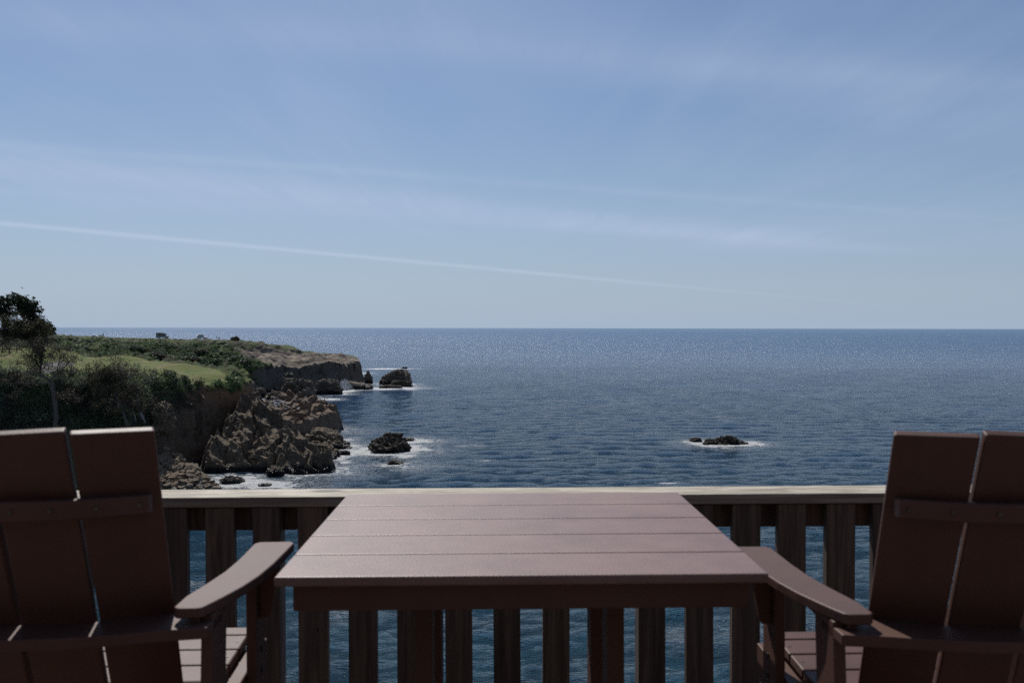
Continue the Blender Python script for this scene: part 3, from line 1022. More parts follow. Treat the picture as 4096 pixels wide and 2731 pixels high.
for (X_, Y_, a_, b_, st_, fv) in foam_src:
    if a_ > 1.2:
        shal = np.maximum(shal, 0.8 * np.exp(-np.hypot((SX - X_) / (a_ + 6), (SY - Y_) / (b_ + 8)) ** 2))
V = np.stack([SX + DXs, SY + DYs, SZ], -1).reshape(-1, 3)

m, t, b = mat('sea_water')
p = pos(t)
fo = attr(t, 'foam')
sh = attr(t, 'shallow')
_sp = t.n.new('ShaderNodeSeparateXYZ')
t.put(p, _sp.inputs[0])
sd2n = _sp.outputs[1]
c1 = t.noise(t.mapping(p, (0.006, 0.012, 1)), 1, 4, 0.6)
wc = t.mix(t.ramp(c1, 0.35, 0.65), (0.009, 0.058, 0.145), (0.013, 0.070, 0.158))
c2 = t.noise(p, 0.10, 4, 0.6)
shc = t.mix(t.ramp(c2, 0.4, 0.62), (0.028, 0.095, 0.125), (0.040, 0.060, 0.066))
near = t.ramp(sd2n, 420, 60)
wc = t.mix(t.m('MULTIPLY', near, 0.75), wc, (0.022, 0.088, 0.140))
wc = t.mix(t.m('MULTIPLY', sh, 0.65), wc, shc)
# foam mask
fn = t.noise(t.mapping(p, (0.55, 0.9, 1), (0, 0, 0.4)), 1.0, 8, 0.68, 1.6)
fn2 = t.noise(t.mapping(p, (0.18, 0.3, 1)), 1.0, 5, 0.6, 1.0)
lac = t.m('ABSOLUTE', t.m('MULTIPLY', t.m('SUBTRACT', fn, 0.5), 2.0))
thr = t.m('SUBTRACT', t.m('ADD', t.m('MULTIPLY', fn, 1.25), t.m('MULTIPLY', fn2, 0.75)), 0.40)
fm = t.ramp(t.m('SUBTRACT', t.m('ADD', fo, 0.0), t.m('ADD', thr, 0.0)), -0.06, 0.12)
# lacy thin foam
fm2 = t.m('MULTIPLY', t.ramp(lac, 0.12, 0.0), t.ramp(fo, 0.08, 0.42))
# scattered whitecaps
wcn = t.noise(t.mapping(p, (0.085, 0.20, 1), (0, 0, R(-15))), 1.0, 6, 0.6, 0.8)
cap = t.m('MULTIPLY', t.ramp(wcn, 0.80, 0.84), 0.6)
allf = t.m('MAXIMUM', t.m('MAXIMUM', fm, t.m('MULTIPLY', fm2, 0.55)), cap, clamp=True)
colr = t.mix(allf, wc, (0.78, 0.80, 0.80))
t.put(colr, b.inputs['Base Color'])
b.inputs['IOR'].default_value = 1.33
b.inputs['Specular IOR Level'].default_value = 0.5
sd2 = t.n.new('ShaderNodeSeparateXYZ')
t.put(p, sd2.inputs[0])
offsh = t.ramp(sd2.outputs[1], 150, 1500)
t.put(t.m('SUBTRACT', 0.5, t.m('MULTIPLY', offsh, 0.27)), b.inputs['Specular IOR Level'])
t.put(t.m('ADD', t.m('ADD', 0.085, t.m('MULTIPLY', offsh, 0.12)), t.m('MULTIPLY', allf, 0.6)), b.inputs['Roughness'])
w0 = t.noise(t.mapping(p, (0.10, 0.24, 1), (0, 0, R(-12))), 1.0, 3, 0.5, 0.6)
w1 = t.noise(t.mapping(p, (0.45, 0.85, 1), (0, 0, R(-18))), 1.0, 5, 0.6, 0.5)
w2 = t.noise(t.mapping(p, (2.2, 3.4, 1), (0, 0, R(22))), 1.0, 4, 0.62, 0.4)
gust = t.noise(t.mapping(p, (0.012, 0.02, 1), (0, 0, 0.5)), 1.0, 4, 0.6, 0.6)
hs = t.m('ADD', t.m('MULTIPLY', w0, 0.45), t.m('ADD', t.m('MULTIPLY', w1, 0.80), t.m('MULTIPLY', w2, 0.46)))
hs = t.m('MULTIPLY', hs, t.m('SUBTRACT', 1.30, t.m('MULTIPLY', t.ramp(sd2.outputs[1], 110, 1000), 0.84)))
hs = t.m('MULTIPLY', hs, t.m('ADD', 0.35, t.m('MULTIPLY', gust, 1.4)))
t.put(t.bump(hs, 1.0, 2.6), b.inputs['Normal'])
M['sea'] = m
sea = link('sea', np_mesh('sea', V, grid_faces(*SX.shape), dict(foam=foam, shallow=shal), smooth=True), M['sea'])
tag(sea, kind='structure')

# -- the white splash: cloud of droplets thrown up beside the dome shaped rock
def droplets(name, px0, px1, ytop, ybase, n, D, label):
    a_, b_ = W(px0, ybase, D), W(px1, ytop, D)
    xs = RNG.normal(0.42, 0.20, n)
    hgt = (1 - np.abs(xs - 0.42) * 1.5) * RNG.random(n) ** 1.6
    fan = (xs - 0.4) * hgt * 0.6
    P0 = np.stack([a_.x + (b_.x - a_.x) * (xs + fan), D + RNG.normal(0, 1.0, n), a_.z + (b_.z - a_.z) * np.clip(hgt, 0, 1)], 1)
    sz = RNG.uniform(0.05, 0.20, n)[:, None]
    d1 = RNG.normal(size=(n, 3)); d1 /= np.linalg.norm(d1, axis=1)[:, None]
    d2 = RNG.normal(size=(n, 3)); d2 /= np.linalg.norm(d2, axis=1)[:, None]
    d3 = np.cross(d1, d2)
    Vv = np.stack([P0 + d1 * sz, P0 + d2 * sz, P0 - (d1 + d2) * sz * 0.6, P0 + d3 * sz], 1).reshape(-1, 3)
    i = np.arange(n)[:, None] * 4
    Ff = np.concatenate([i + [0, 1, 2], i + [0, 1, 3], i + [1, 2, 3], i + [0, 2, 3]])
    o = link(name, np_mesh(name, Vv, Ff), simple('spray_white', (0.8, 0.82, 0.84), 0.8, 0, 0.2))
    tag(o, label, 'splash', kind='stuff')


droplets('sea_spray', 337, 354, 377.5, 391, 1500, 446, 'white burst of spray between the dome shaped rock and the sloping ledge')

# ================================================================== BIRDS
def gull_mesh():
    bm = bmesh.new()
    # body: tapered spindle along x, with head and legs
    tube(bm, [(-0.30, 0, 0.17), (-0.22, 0, 0.18), (-0.05, 0, 0.20), (0.10, 0, 0.21), (0.16, 0, 0.25)], [0.012, 0.045, 0.085, 0.07, 0.035], 8)
    tube(bm, [(0.15, 0, 0.24), (0.18, 0, 0.30), (0.21, 0, 0.315), (0.25, 0, 0.31)], [0.035, 0.045, 0.045, 0.02], 8)
    tube(bm, [(0.24, 0, 0.31), (0.30, 0, 0.30)], [0.012, 0.004], 5)
    for s_ in (-1, 1):
        tube(bm, [(0, 0.03 * s_, 0.15), (0.01, 0.03 * s_, 0)], [0.008, 0.008], 5)
    return bm_mesh(bm, 'gull', True)


M['gull'] = simple('white_feather', (0.72, 0.72, 0.70), 0.8)
M['dark_feather'] = simple('dark_feather', (0.02, 0.02, 0.02), 0.8)
dg = bpy.context.evaluated_depsgraph_get()
slab = bpy.data.objects['slab_rock']
from mathutils.bvhtree import BVHTree


def bvh_of(o):
    me = o.data
    vs = [o.matrix_world @ v_.co if o.matrix_world != Matrix() else v_.co for v_ in me.vertices]
    return BVHTree.FromPolygons([tuple(Vector(v_) + o.location if o.location.length and o.matrix_world == Matrix() else v_) for v_ in vs], [tuple(p_.vertices) for p_ in me.polygons])


gm = gull_mesh()
gm.materials.append(M['gull'])
gd = gm.copy()
gd.materials.clear()
gd.materials.append(M['dark_feather'])
bv = bvh_of(slab)
nbird = 0
for k in range(400):
    if nbird >= 64: break
    px = random.gauss(284, 11); py = random.gauss(404, 5)
    if random.random() < 0.3: px = random.gauss(277, 5); py = random.gauss(402, 3)
    if not (262 < px < 312 and 395 < py < 416): continue
    d = ray(px, py)
    h_ = bv.ray_cast(Vector((0, 0, HC)), d.normalized())
    if h_[0] is None or h_[1].normalized().z < 0.3 and False: continue
    if h_[0].z < 3.5: continue
    o = link('seabird', gm, loc=h_[0] + Vector((0, 0, 0.0)), rot=(0, 0, random.choice([PI, PI * 0.9, 0.2, PI * 1.1])))
    o.scale = (1.25,) * 3
    tag(o, 'white gull standing on the flat topped brown rock slab', 'bird', 'gulls resting on the flat rock slab')
    nbird += 1
stk = [o for o in bpy.data.objects if o.get('label', '').startswith('blocky sea stack')][0]
bv2 = BVHTree.FromPolygons([tuple(v_.co + stk.location) for v_ in stk.data.vertices], [tuple(p_.vertices) for p_ in stk.data.polygons])
for k in range(9):
    h_ = bv2.ray_cast(Vector((stk.location.x + random.uniform(-4.5, 2.0), stk.location.y + random.uniform(-3, 1), 60)), Vector((0, 0, -1)))
    if h_[0] is None: continue
    o = link('cormorant', gd, loc=h_[0], rot=(0, -0.5, random.uniform(0, 6)))
    o.scale = (1.5,) * 3
    tag(o, 'dark cormorant perched on top of the blocky sea stack', 'bird', 'cormorants on the sea stack')
# flying bird
bm = bmesh.new()
tube(bm, [(-0.35, 0, 0), (-0.15, 0, 0.02), (0.15, 0, 0.02), (0.32, 0, 0)], [0.02, 0.07, 0.06, 0.015], 7)
for s_ in (-1, 1):
    prism(bm, [(-0.08, 0.04 * s_), (0.12, 0.04 * s_), (0.10, 0.35 * s_), (-0.02, 0.62 * s_), (-0.09, 0.35 * s_)], 0.02, 0.035)
o = link('flying_bird', bm_mesh(bm, 'flying_bird'), M['dark_feather'], loc=W(22.2, 287.6, 190), rot=(0.5, -0.3, 2.6))
tag(o, 'small dark bird flying in the sky above the cypress trees', 'bird')

# ================================================================== VEGETATION
def leaf_mat(name, c0, c1, rough=0.6):
    m, t, b = mat(name)
    p = pos(t)
    n = t.noise(p, 1.3, 4, 0.7)
    n2 = t.noise(p, 0.35, 3, 0.6)
    c = t.mix(t.ramp(n, 0.35, 0.65), c0, c1)
    c = t.mix(t.m('MULTIPLY', t.ramp(n2, 0.45, 0.65), 0.4), c, tuple((a + b_) * 0.35 for a, b_ in zip(c0, c1)))
    t.put(c, b.inputs['Base Color'])
    b.inputs['Roughness'].default_value = rough
    b.inputs['Specular IOR Level'].default_value = 0.15
    # thin leaves let some light through
    tr = t.n.new('ShaderNodeBsdfTranslucent')
    t.put(c, tr.inputs[0])
    mx = t.n.new('ShaderNodeMixShader')
    mx.inputs[0].default_value = 0.28
    t.put(b.outputs[0], mx.inputs[1])
    t.put(tr.outputs[0], mx.inputs[2])
    out = m.node_tree.nodes['Material Output']
    t.put(mx.outputs[0], out.inputs[0])
    return m


M['leaf_cypress'] = leaf_mat('cypress_leaf', (0.012, 0.022, 0.012), (0.030, 0.045, 0.020))
M['leaf_pine'] = leaf_mat('pine_needles', (0.020, 0.028, 0.010), (0.055, 0.050, 0.022))
M['leaf_brown'] = leaf_mat('dry_needles', (0.060, 0.046, 0.034), (0.11, 0.088, 0.066))
M['leaf_scrub'] = leaf_mat('scrub_leaf', (0.070, 0.110, 0.045), (0.15, 0.20, 0.10), 0.55)
M['leaf_scrub_dark'] = leaf_mat('scrub_leaf_dark', (0.055, 0.052, 0.038), (0.105, 0.090, 0.068), 0.55)
M['leaf_yellow'] = leaf_mat('yellow_green_leaf', (0.08, 0.11, 0.015), (0.16, 0.15, 0.02), 0.5)
M['leaf_grey'] = leaf_mat('grey_green_leaf', (0.085, 0.120, 0.080), (0.13, 0.165, 0.115), 0.65)
M['bark'] = simple('bark', (0.10, 0.082, 0.07), 0.9, 0, 0.15, 3.0, 0.35)
M['bark_pale'] = simple('pale_bark', (0.22, 0.20, 0.18), 0.9, 0, 0.15, 3.0, 0.3)


def leaves(points, size, n_each, spread, flat=1.0, up=None, elong=1.8):
    """mesh arrays: small leaf quads scattered about each point"""
    pts = np.repeat(np.asarray(points, float), n_each, 0)
    n = len(pts)
    off = RNG.normal(size=(n, 3)) * spread
    off[:, 2] *= flat
    c_ = pts + off
    d1 = RNG.normal(size=(n, 3))
    if up is not None: d1 = d1 * 0.5 + np.asarray(up)
    d1 /= np.linalg.norm(d1, axis=1)[:, None]
    d2 = np.cross(d1, RNG.normal(size=(n, 3)))
    d2 /= np.linalg.norm(d2, axis=1)[:, None]
    s_ = size * RNG.uniform(0.6, 1.4, n)[:, None]
    a_ = c_ - d1 * s_ * elong / 2
    b_ = c_ + d1 * s_ * elong / 2
    Vv = np.stack([a_, c_ + d2 * s_ * 0.45, b_, c_ - d2 * s_ * 0.45], 1).reshape(-1, 3)
    Ff = np.arange(n * 4).reshape(n, 4)
    return Vv, Ff


def leaf_obj(name, parent, m, *sets):
    Vs, Fs, o_ = [], [], 0
    for v_, f_ in sets:
        Vs.append(v_); Fs.append(f_ + o_); o_ += len(v_)
    return link(name, np_mesh(name, np.concatenate(Vs), np.concatenate(Fs)), m, parent)


def grow(bm, p0, d0, length, r0, depth, tips, rnd, bend=0.35, kids=3, up=0.15, seg=5, wind=(0, 0, 0)):
    pts, rad = [p0.copy()], [r0]
    d = d0.normalized()
    p = p0.copy()
    for i in range(seg):
        d = (d + Vector((rnd.gauss(0, bend), rnd.gauss(0, bend), rnd.gauss(0, bend) + up)) * 0.35 + Vector(wind) * 0.12).normalized()
        p = p + d * (length / seg)
        pts.append(p.copy())
        rad.append(max(r0 * (1 - 0.75 * (i + 1) / seg), 0.012))
    tube(bm, pts, rad, 5 if depth > 1 else 4)
    if depth <= 0:
        tips.extend(tuple(q) for q in pts[1:])
        return
    tips.append(tuple(pts[-1]))
    for k in range(kids):
        i = rnd.randint(max(1, seg // 2 - 1), seg)
        dd = (pts[i] - pts[i - 1]).normalized()
        side = Vector((rnd.gauss(0, 1), rnd.gauss(0, 1), rnd.gauss(0, 0.6))).normalized()
        nd = (dd * 0.7 + side * 0.85).normalized()
        grow(bm, pts[i], nd, length * rnd.uniform(0.5, 0.8), rad[i] * 0.62, depth - 1, tips, rnd, bend, kids, up, max(3, seg - 1), wind)


def traced_tree(name, label, limbs, D, mleaf, leafset, depth=2, kids=3, blen=3.0, spawn=(0.3, 1.0), nsp=5, seed=1, bark='bark', cat='tree', group=None, wind=(0, 0, 0), ddev=1.2, up=0.15, side_bias=None):
    """limbs: list of (list of pixel points, r0, r1, spawns?)"""
    rnd = random.Random(seed)
    base = W(*limbs[0][0][0], D)
    root = empty(name, base)
    tag(root, label, cat, group)
    bmt, bml = bmesh.new(), bmesh.new()
    tips = []
    for li, (pp, r0, r1, sp) in enumerate(limbs):
        pts = []
        dofs = 0
        for i, q_ in enumerate(pp):
            if li: dofs += rnd.uniform(-ddev, ddev) * (0.3 if i == 0 else 1) * 0.5
            pts.append(W(q_[0], q_[1], D + dofs) - base)
        # refine
        fine = []
        for i in range(len(pts) - 1):
            for k in range(4):
                q_ = pts[i].lerp(pts[i + 1], k / 4)
                fine.append(q_ + Vector((rnd.gauss(0, .03), rnd.gauss(0, .03), rnd.gauss(0, .03))))
        fine.append(pts[-1])
        n = len(fine)
        rad = [r0 + (r1 - r0) * i / (n - 1) for i in range(n)]
        tube(bmt if li == 0 else bml, fine, rad, 8 if li == 0 else 6)
        if sp:
            for k in range(int(nsp * sp)):
                i = int(rnd.uniform(*spawn) * (n - 1))
                dd = (fine[min(i + 1, n - 1)] - fine[max(i - 1, 0)]).normalized()
                side = Vector((rnd.gauss(0, 1), rnd.gauss(0, 1), rnd.gauss(0, 0.5)))
                if side_bias: side += Vector(side_bias)
                grow(bml, fine[i], dd * 0.5 + side.normalized(), blen * rnd.uniform(0.5, 1.1), max(rad[i] * 0.5, 0.03), depth, tips, rnd, kids=kids, wind=wind, up=up)
            tips.append(tuple(fine[-1]))
    link('trunk', bm_mesh(bmt, 'trunk', True), M[bark], root)
    if len(bml.verts): link('branches', bm_mesh(bml, 'branches', True), M[bark], root)
    else: bml.free()
    if leafset and tips:
        for (mm, size, ne, spread, flat, frac, ztest) in leafset:
            tp = [q for q in tips if rnd.random() < frac and ztest(q, base)]
            if tp: leaf_obj('foliage', root, M[mm], leaves(tp, size, ne, spread, flat, (-0.7, 0, 0.55), 3.4) if mm == 'leaf_cypress' else leaves(tp, size, ne, spread, flat))
    return root


any_ = lambda q, b_: True
# leaning pine in the left foreground slope
DP = 168
traced_tree('pine_tree', 'tall bare trunked pine with thin brown crown, nearest tree on the left slope', [
    ([(55.4, 437), (55.6, 421), (55.4, 407), (54.2, 396), (51.2, 383), (49, 379)], 0.42, 0.30, 0),
    ([(50, 380), (44, 375.5), (39.6, 374), (40.5, 367), (41.5, 361.6), (40.0, 354), (37, 342), (34, 331)], 0.28, 0.06, 2.2),
    ([(40.5, 368), (37, 362), (31, 356), (24, 352), (17, 347)], 0.13, 0.04, 1.4),
    ([(41.5, 361.6), (43, 352), (44, 344), (46, 337)], 0.13, 0.04, 1.4),
    ([(39.6, 374), (33, 370), (27, 365), (20, 361)], 0.10, 0.03, 0.9),
    ([(50, 381), (53, 377), (57, 373), (63, 368), (68, 363), (71, 360)], 0.16, 0.03, 1.5),
    ([(57, 373), (58, 366), (60, 358), (63, 352)], 0.10, 0.03, 1.2),
    ([(53, 384), (44, 382), (34, 381.5), (27, 383.5), (18, 382), (10, 384)], 0.12, 0.03, 0.7),
    ([(57, 398), (61, 395.0), (66, 394), (72, 394.5), (76, 397), (80, 402)], 0.12, 0.04, 0.5),
    ([(39, 350), (33, 344), (28, 337), (26, 332)], 0.10, 0.03, 1.2),
], DP, None, [('leaf_brown', 0.12, 5, 0.28, 1.0, 0.8, any_),
              ('leaf_pine', 0.15, 12, 0.32, 1.0, 0.9, lambda q, b_: q[2] + b_.z > 26.3 and q[0] + b_.x < -77 or random.random() < 0.05)],
    depth=2, kids=3, blen=2.4, nsp=8, seed=4, up=0.1)
traced_tree('pine_tree', 'pine crown reaching into the picture at its left edge', [
    ([(-16, 395), (-14, 370), (-10, 350), (-6, 335)], 0.35, 0.12, 1.0),
    ([(-10, 350), (-2, 346), (5, 341), (10, 335)], 0.14, 0.04, 2.0),
    ([(-8, 340), (0, 334), (6, 329), (11, 325)], 0.14, 0.04, 2.2),
    ([(-12, 360), (-3, 356), (8, 354), (14, 350)], 0.10, 0.03, 1.4),
], 168, None, [('leaf_brown', 0.11, 4, 0.28, 1.0, 0.8, any_), ('leaf_pine', 0.15, 12, 0.32, 0.8, 0.9, lambda q, b_: q[2] + b_.z > 26.8)], blen=2.2, nsp=6, seed=9)
traced_tree('pine_tree', 'shorter dark leaning pine in the scrub right of the tall pine', [
    ([(128.5, 427), (124, 414), (118.6, 401), (115, 394), (111.7, 389.3)], 0.26, 0.16, 0.3),
    ([(112, 389.5), (106, 385), (99, 382), (92, 378)], 0.13, 0.04, 2.0),
    ([(113, 391), (108, 382), (103, 374), (99, 369)], 0.13, 0.04, 2.2),
    ([(116, 396), (113, 386), (112, 378), (108, 372)], 0.12, 0.04, 2.0),
    ([(119, 402), (110, 400), (104, 398), (99, 395)], 0.10, 0.04, 1.5),
    ([(121, 406), (126, 397), (128, 390)], 0.10, 0.04, 1.5),
], 176, None, [('leaf_brown', 0.12, 5, 0.3, 1.0, 0.8, any_), ('leaf_pine', 0.14, 6, 0.35, 1.0, 0.5, any_)], blen=2.4, nsp=6, seed=12)
traced_tree('dead_tree', 'grey bare twiggy tree beside the shorter dark pine', [
    ([(145, 422), (141, 410), (137, 400), (135.4, 392)], 0.16, 0.10, 0),
    ([(135.4, 392), (132, 384), (129.5, 376.4), (126, 371), (120, 366.5)], 0.09, 0.03, 2.6),
    ([(135.4, 391), (139, 387), (143, 384), (145, 382.5)], 0.08, 0.03, 0.8),
    ([(131, 382), (126, 376), (121, 370), (116, 367)], 0.06, 0.02, 1.6),
], 178, None, [('leaf_brown', 0.12, 3, 0.25, 1.0, 0.7, any_)], blen=1.7, nsp=5, seed=15, bark='bark_pale')
traced_tree('small_tree', 'pair of low pale stems rising from the dark hollow below the dead tree', [
    ([(136, 420), (134.5, 414), (132, 408), (130, 402)], 0.12, 0.07, 1.0),
    ([(142.5, 419), (140.5, 412), (138, 406), (136, 400)], 0.12, 0.07, 1.5),
], 177, None, [('leaf_brown', 0.16, 10, 0.3, 1, 1, any_), ('leaf_scrub', 0.16, 4, 0.35, 1, 0.5, any_)], blen=1.8, nsp=5, seed=19, bark='bark_pale')

# cypresses on the skyline
def cypress(label, limbs, D, seed, nsp, blen, zmin=0):
    return traced_tree('cypress_tree', label, limbs, D, None,
                       [('leaf_cypress', 0.40, 8, 0.42, 0.28, 0.33, lambda q, b_: q[2] + b_.z > zmin)], depth=1, kids=3, blen=blen, nsp=nsp, seed=seed, wind=(-0.5, 0, 0.25), up=0.10,
                       group='windswept cypresses on the skyline')


cypress('thick trunked cypress at the left edge of the skyline clump', [
    ([(3.4, 335), (3.6, 322), (3.2, 316), (2, 309), (0, 303)], 0.8, 0.3, 2.5),
    ([(3.6, 320), (7, 314), (9, 309), (8.5, 303), (6, 299)], 0.35, 0.1, 3),
    ([(3.6, 321), (-1, 313), (-6, 306), (-10, 298)], 0.35, 0.1, 3),
    ([(5, 318), (9, 316), (12, 312)], 0.2, 0.08, 0.6),
], 398, 31, 7, 4.0, 32.6)
cypress('leaning cypress, tallest of the skyline clump', [
    ([(27.2, 332), (25.4, 322), (22.5, 315), (19.5, 310), (17, 304), (14, 300)], 0.7, 0.2, 3.2),
    ([(23.5, 316), (27, 309), (26, 304), (22, 300), (18.5, 297)], 0.35, 0.1, 3.2),
    ([(25, 319), (30, 311), (29.5, 306), (26, 302)], 0.3, 0.1, 3),
    ([(26, 323), (20, 319), (16, 314)], 0.16, 0.06, 0.6),
    ([(26, 325), (21, 323), (17.5, 327)], 0.12, 0.05, 0.6),
], 400, 33, 7, 4.0, 31.8)
cypress('cypress with layered boughs on the seaward side of the tallest one', [
    ([(31, 334), (30, 325), (29.8, 317), (29.5, 308)], 0.4, 0.12, 3),
    ([(30, 322), (33.5, 316), (33.5, 310), (31, 305)], 0.25, 0.08, 3),
    ([(31, 327), (34.5, 322), (35.5, 317)], 0.2, 0.08, 2.5),
], 403, 35, 7, 3.4)
cypress('dense low cypress sloping down to the sea end of the clump', [
    ([(38, 336), (37.5, 328), (37, 321)], 0.4, 0.12, 4),
    ([(36, 334), (33.5, 328), (32.5, 322)], 0.25, 0.08, 4),
    ([(40, 335), (42, 329), (41, 322)], 0.25, 0.08, 4),
    ([(44, 336), (45, 331), (44.5, 328)], 0.2, 0.06, 5),
    ([(42, 336), (47, 333), (51, 332)], 0.2, 0.06, 4),
], 401, 37, 9, 2.6)

# scrub over the near slope : leafy masses nobody could count
def scatter(name, label, n, pxr, pyr, maxD, leafm, size, spread, ne, cond=lambda p_: True, lift=0.3, cat='scrub'):
    pts = []
    tries = 0
    while len(pts) < n and tries < n * 4:
        tries += 1
        px, py = random.uniform(*pxr), random.uniform(*pyr)
        h_ = hit(px, py)
        if h_ is None or h_.y > maxD or not cond(h_): continue
        nn = float(perlin(h_.x * 0.22, h_.y * 0.22, h_.z * 0.22 + len(name)))
        if nn < random.uniform(-0.35, 0.2): continue
        hump = max(0.0, float(perlin(h_.x * 0.45, h_.y * 0.3, 3.3)) + 0.15)
        pts.append((h_.x, h_.y, h_.z + lift * random.random() + hump * lift * 4.0))
    if not pts: return
    o = leaf_obj(name, None, M[leafm], leaves(pts, size, ne, spread, 0.7))
    tag(o, label, cat, kind='stuff')


def not_mead(p_):
    r_ = int(np.interp(p_.y, ty, np.arange(len(ty))))
    c_ = int(min(max((p_.x / p_.y - tu[0]) / 0.0016, 0), cols - 1))
    return mead[r_, c_] < 0.45


def onveg(p_):
    r_ = int(np.interp(p_.y, ty, np.arange(len(ty))))
    c_ = int(min(max((p_.x / p_.y - tu[0]) / 0.0016, 0), cols - 1))
    return mead[r_, c_] < 0.45 and rock_m[r_, c_] < 0.5 and sand[r_, c_] < 0.5


scatter('scrub', 'glossy green leafy scrub covering the near slope', 2600, (-8, 165), (374, 436), 215, 'leaf_scrub', 0.21, 0.42, 26, not_mead, 0.4)
scatter('scrub_twigs', 'brown twiggy brush mixed through the near slope', 1500, (-8, 200), (376, 436), 215, 'leaf_scrub_dark', 0.22, 0.5, 22, not_mead, 0.7)
scatter('grey_scrub', 'pale grey green bushes dotted through the near slope', 700, (-8, 175), (378, 436), 215, 'leaf_grey', 0.17, 0.45, 30, not_mead, 1.0)
scatter('cliff_edge_scrub', 'bright green plants hanging over the cliff edge below the meadow', 420, (160, 240), (372, 400), 240, 'leaf_scrub', 0.26, 0.4, 24, lambda p_: p_.z > 13.2 and not_mead(p_), 0.5)
scatter('cliff_edge_herbs', 'yellow green herbs along the rim of the meadow cliff', 170, (120, 225), (374, 398), 240, 'leaf_yellow', 0.2, 0.4, 20, lambda p_: p_.z > 13.5 and not_mead(p_), 0.3)
scatter('headland_mat', 'dark green mat plants between the shrubs of the far headland', 1100, (50, 262), (334, 392), 530, 'leaf_scrub', 0.42, 0.7, 12, lambda p_: 330 < p_.y < 462 and onveg(p_), 0.3)

# individual mounded shrubs on the far slope
def shrub_mesh(k):
    n = 900
    d = RNG.normal(size=(n, 3))
    d /= np.linalg.norm(d, axis=1)[:, None]
    d[:, 2] = np.abs(d[:, 2])
    r_ = 1 + fbm(d[:, 0] * 1.6 + k * 5, d[:, 1] * 1.6, d[:, 2] * 1.6, 3) * 0.35
    r_ *= RNG.uniform(0.72, 1.05, n)
    P = d * r_[:, None] * np.array([1, 1, 0.62])
    v_, f_ = leaves(P, 0.17, 1, 0.02)
    return np_mesh('shrub', v_, f_)


sh_m = []
for k in range(5):
    me = shrub_mesh(k)
    me.materials.append(M['leaf_grey'] if k < 3 else M['leaf_scrub'] if k == 3 else M['leaf_scrub_dark'])
    sh_m.append(me)
cnt = 0
tries = 0
while cnt < 210 and tries < 3000:
    tries += 1
    px, py = random.uniform(48, 270), random.uniform(335.5, 378)
    h_ = hit(px, py)
    if h_ is None or h_.y < 335 or not onveg(h_): continue
    s_ = random.choice([0.8, 1.0, 1.2, 1.5, 1.9, 2.6, 3.0])
    if h_.y > 452: s_ = min(s_, 0.8)
    if h_.y > 464: s_ = 0.5
    o = link('coastal_shrub', random.choice(sh_m), loc=(h_.x, h_.y, h_.z - 0.2), rot=(0, 0, random.uniform(0, 6.28)))
    o.scale = (s_ * 1.15, s_, s_ * random.uniform(0.7, 1.0))
    tag(o, 'rounded grey green shrub on the slope of the far headland', 'shrub', 'mounded shrubs over the far headland slope')
    cnt += 1


def skyline(px, d0=440, d1=500):
    """ridge point (highest angular) in this column"""
    best = None
    for D in np.arange(d0, d1, 1.0):
        X_ = (px - 512) / FPX * D
        z_ = gz(X_, D)
        a_ = (z_ - HC) / D
        if best is None or a_ > best[0]: best = (a_, X_, D, z_)
    return best


def special_shrub(px, label, s_, me, dz=0.0):
    b_ = skyline(px)
    o = link('coastal_shrub', me, loc=(b_[1], b_[2], b_[3] - 0.2))
    o.scale = (s_, s_, s_ * 1.3)
    tag(o, label, 'shrub')


special_shrub(235, 'dark upright bush standing alone on the headland skyline right of the picnickers', 2.1, sh_m[4])

# ================================================================== RIDGE OBJECTS
M['van_paint'] = simple('grey_van_paint', (0.20, 0.215, 0.215), 0.35, 0.0, 0.5, 2.0, 0.1)
M['white_paint'] = simple('white_paint', (0.62, 0.63, 0.64), 0.35, 0.0, 0.5, 2.0, 0.08)
M['glass'] = simple('dark_glass', (0.012, 0.014, 0.018), 0.08, 0, 0.8)
M['rubber'] = simple('tyre_rubber', (0.02, 0.02, 0.02), 0.8)
M['black_box'] = simple('black_plastic', (0.018, 0.018, 0.02), 0.4)
M['alu'] = simple('brushed_aluminium', (0.5, 0.52, 0.54), 0.3, 0.8, noise_s=3)


def wheel(parent, x, y, r=0.36):
    t_ = part('wheel', parent, M['rubber'], lambda bm: prism(bm, [(x + r * math.cos(a), r + r * math.sin(a)) for a in np.linspace(0, 2 * PI, 17)[:-1]], y - 0.11, y + 0.11, 'y', 0.02))
    part('rim', t_, M['alu'], lambda bm: prism(bm, [(x + r * 0.6 * math.cos(a), r + r * 0.6 * math.sin(a)) for a in np.linspace(0, 2 * PI, 13)[:-1]], y - 0.12, y + 0.12, 'y', 0.01))


def side_windows(parent, pieces, half):
    for (name, poly) in pieces:
        for s_ in (-1, 1):
            part(name, parent, M['glass'], lambda bm, s_=s_: prism(bm, poly, s_ * half - 0.015, s_ * half + 0.015, 'y', 0.004))


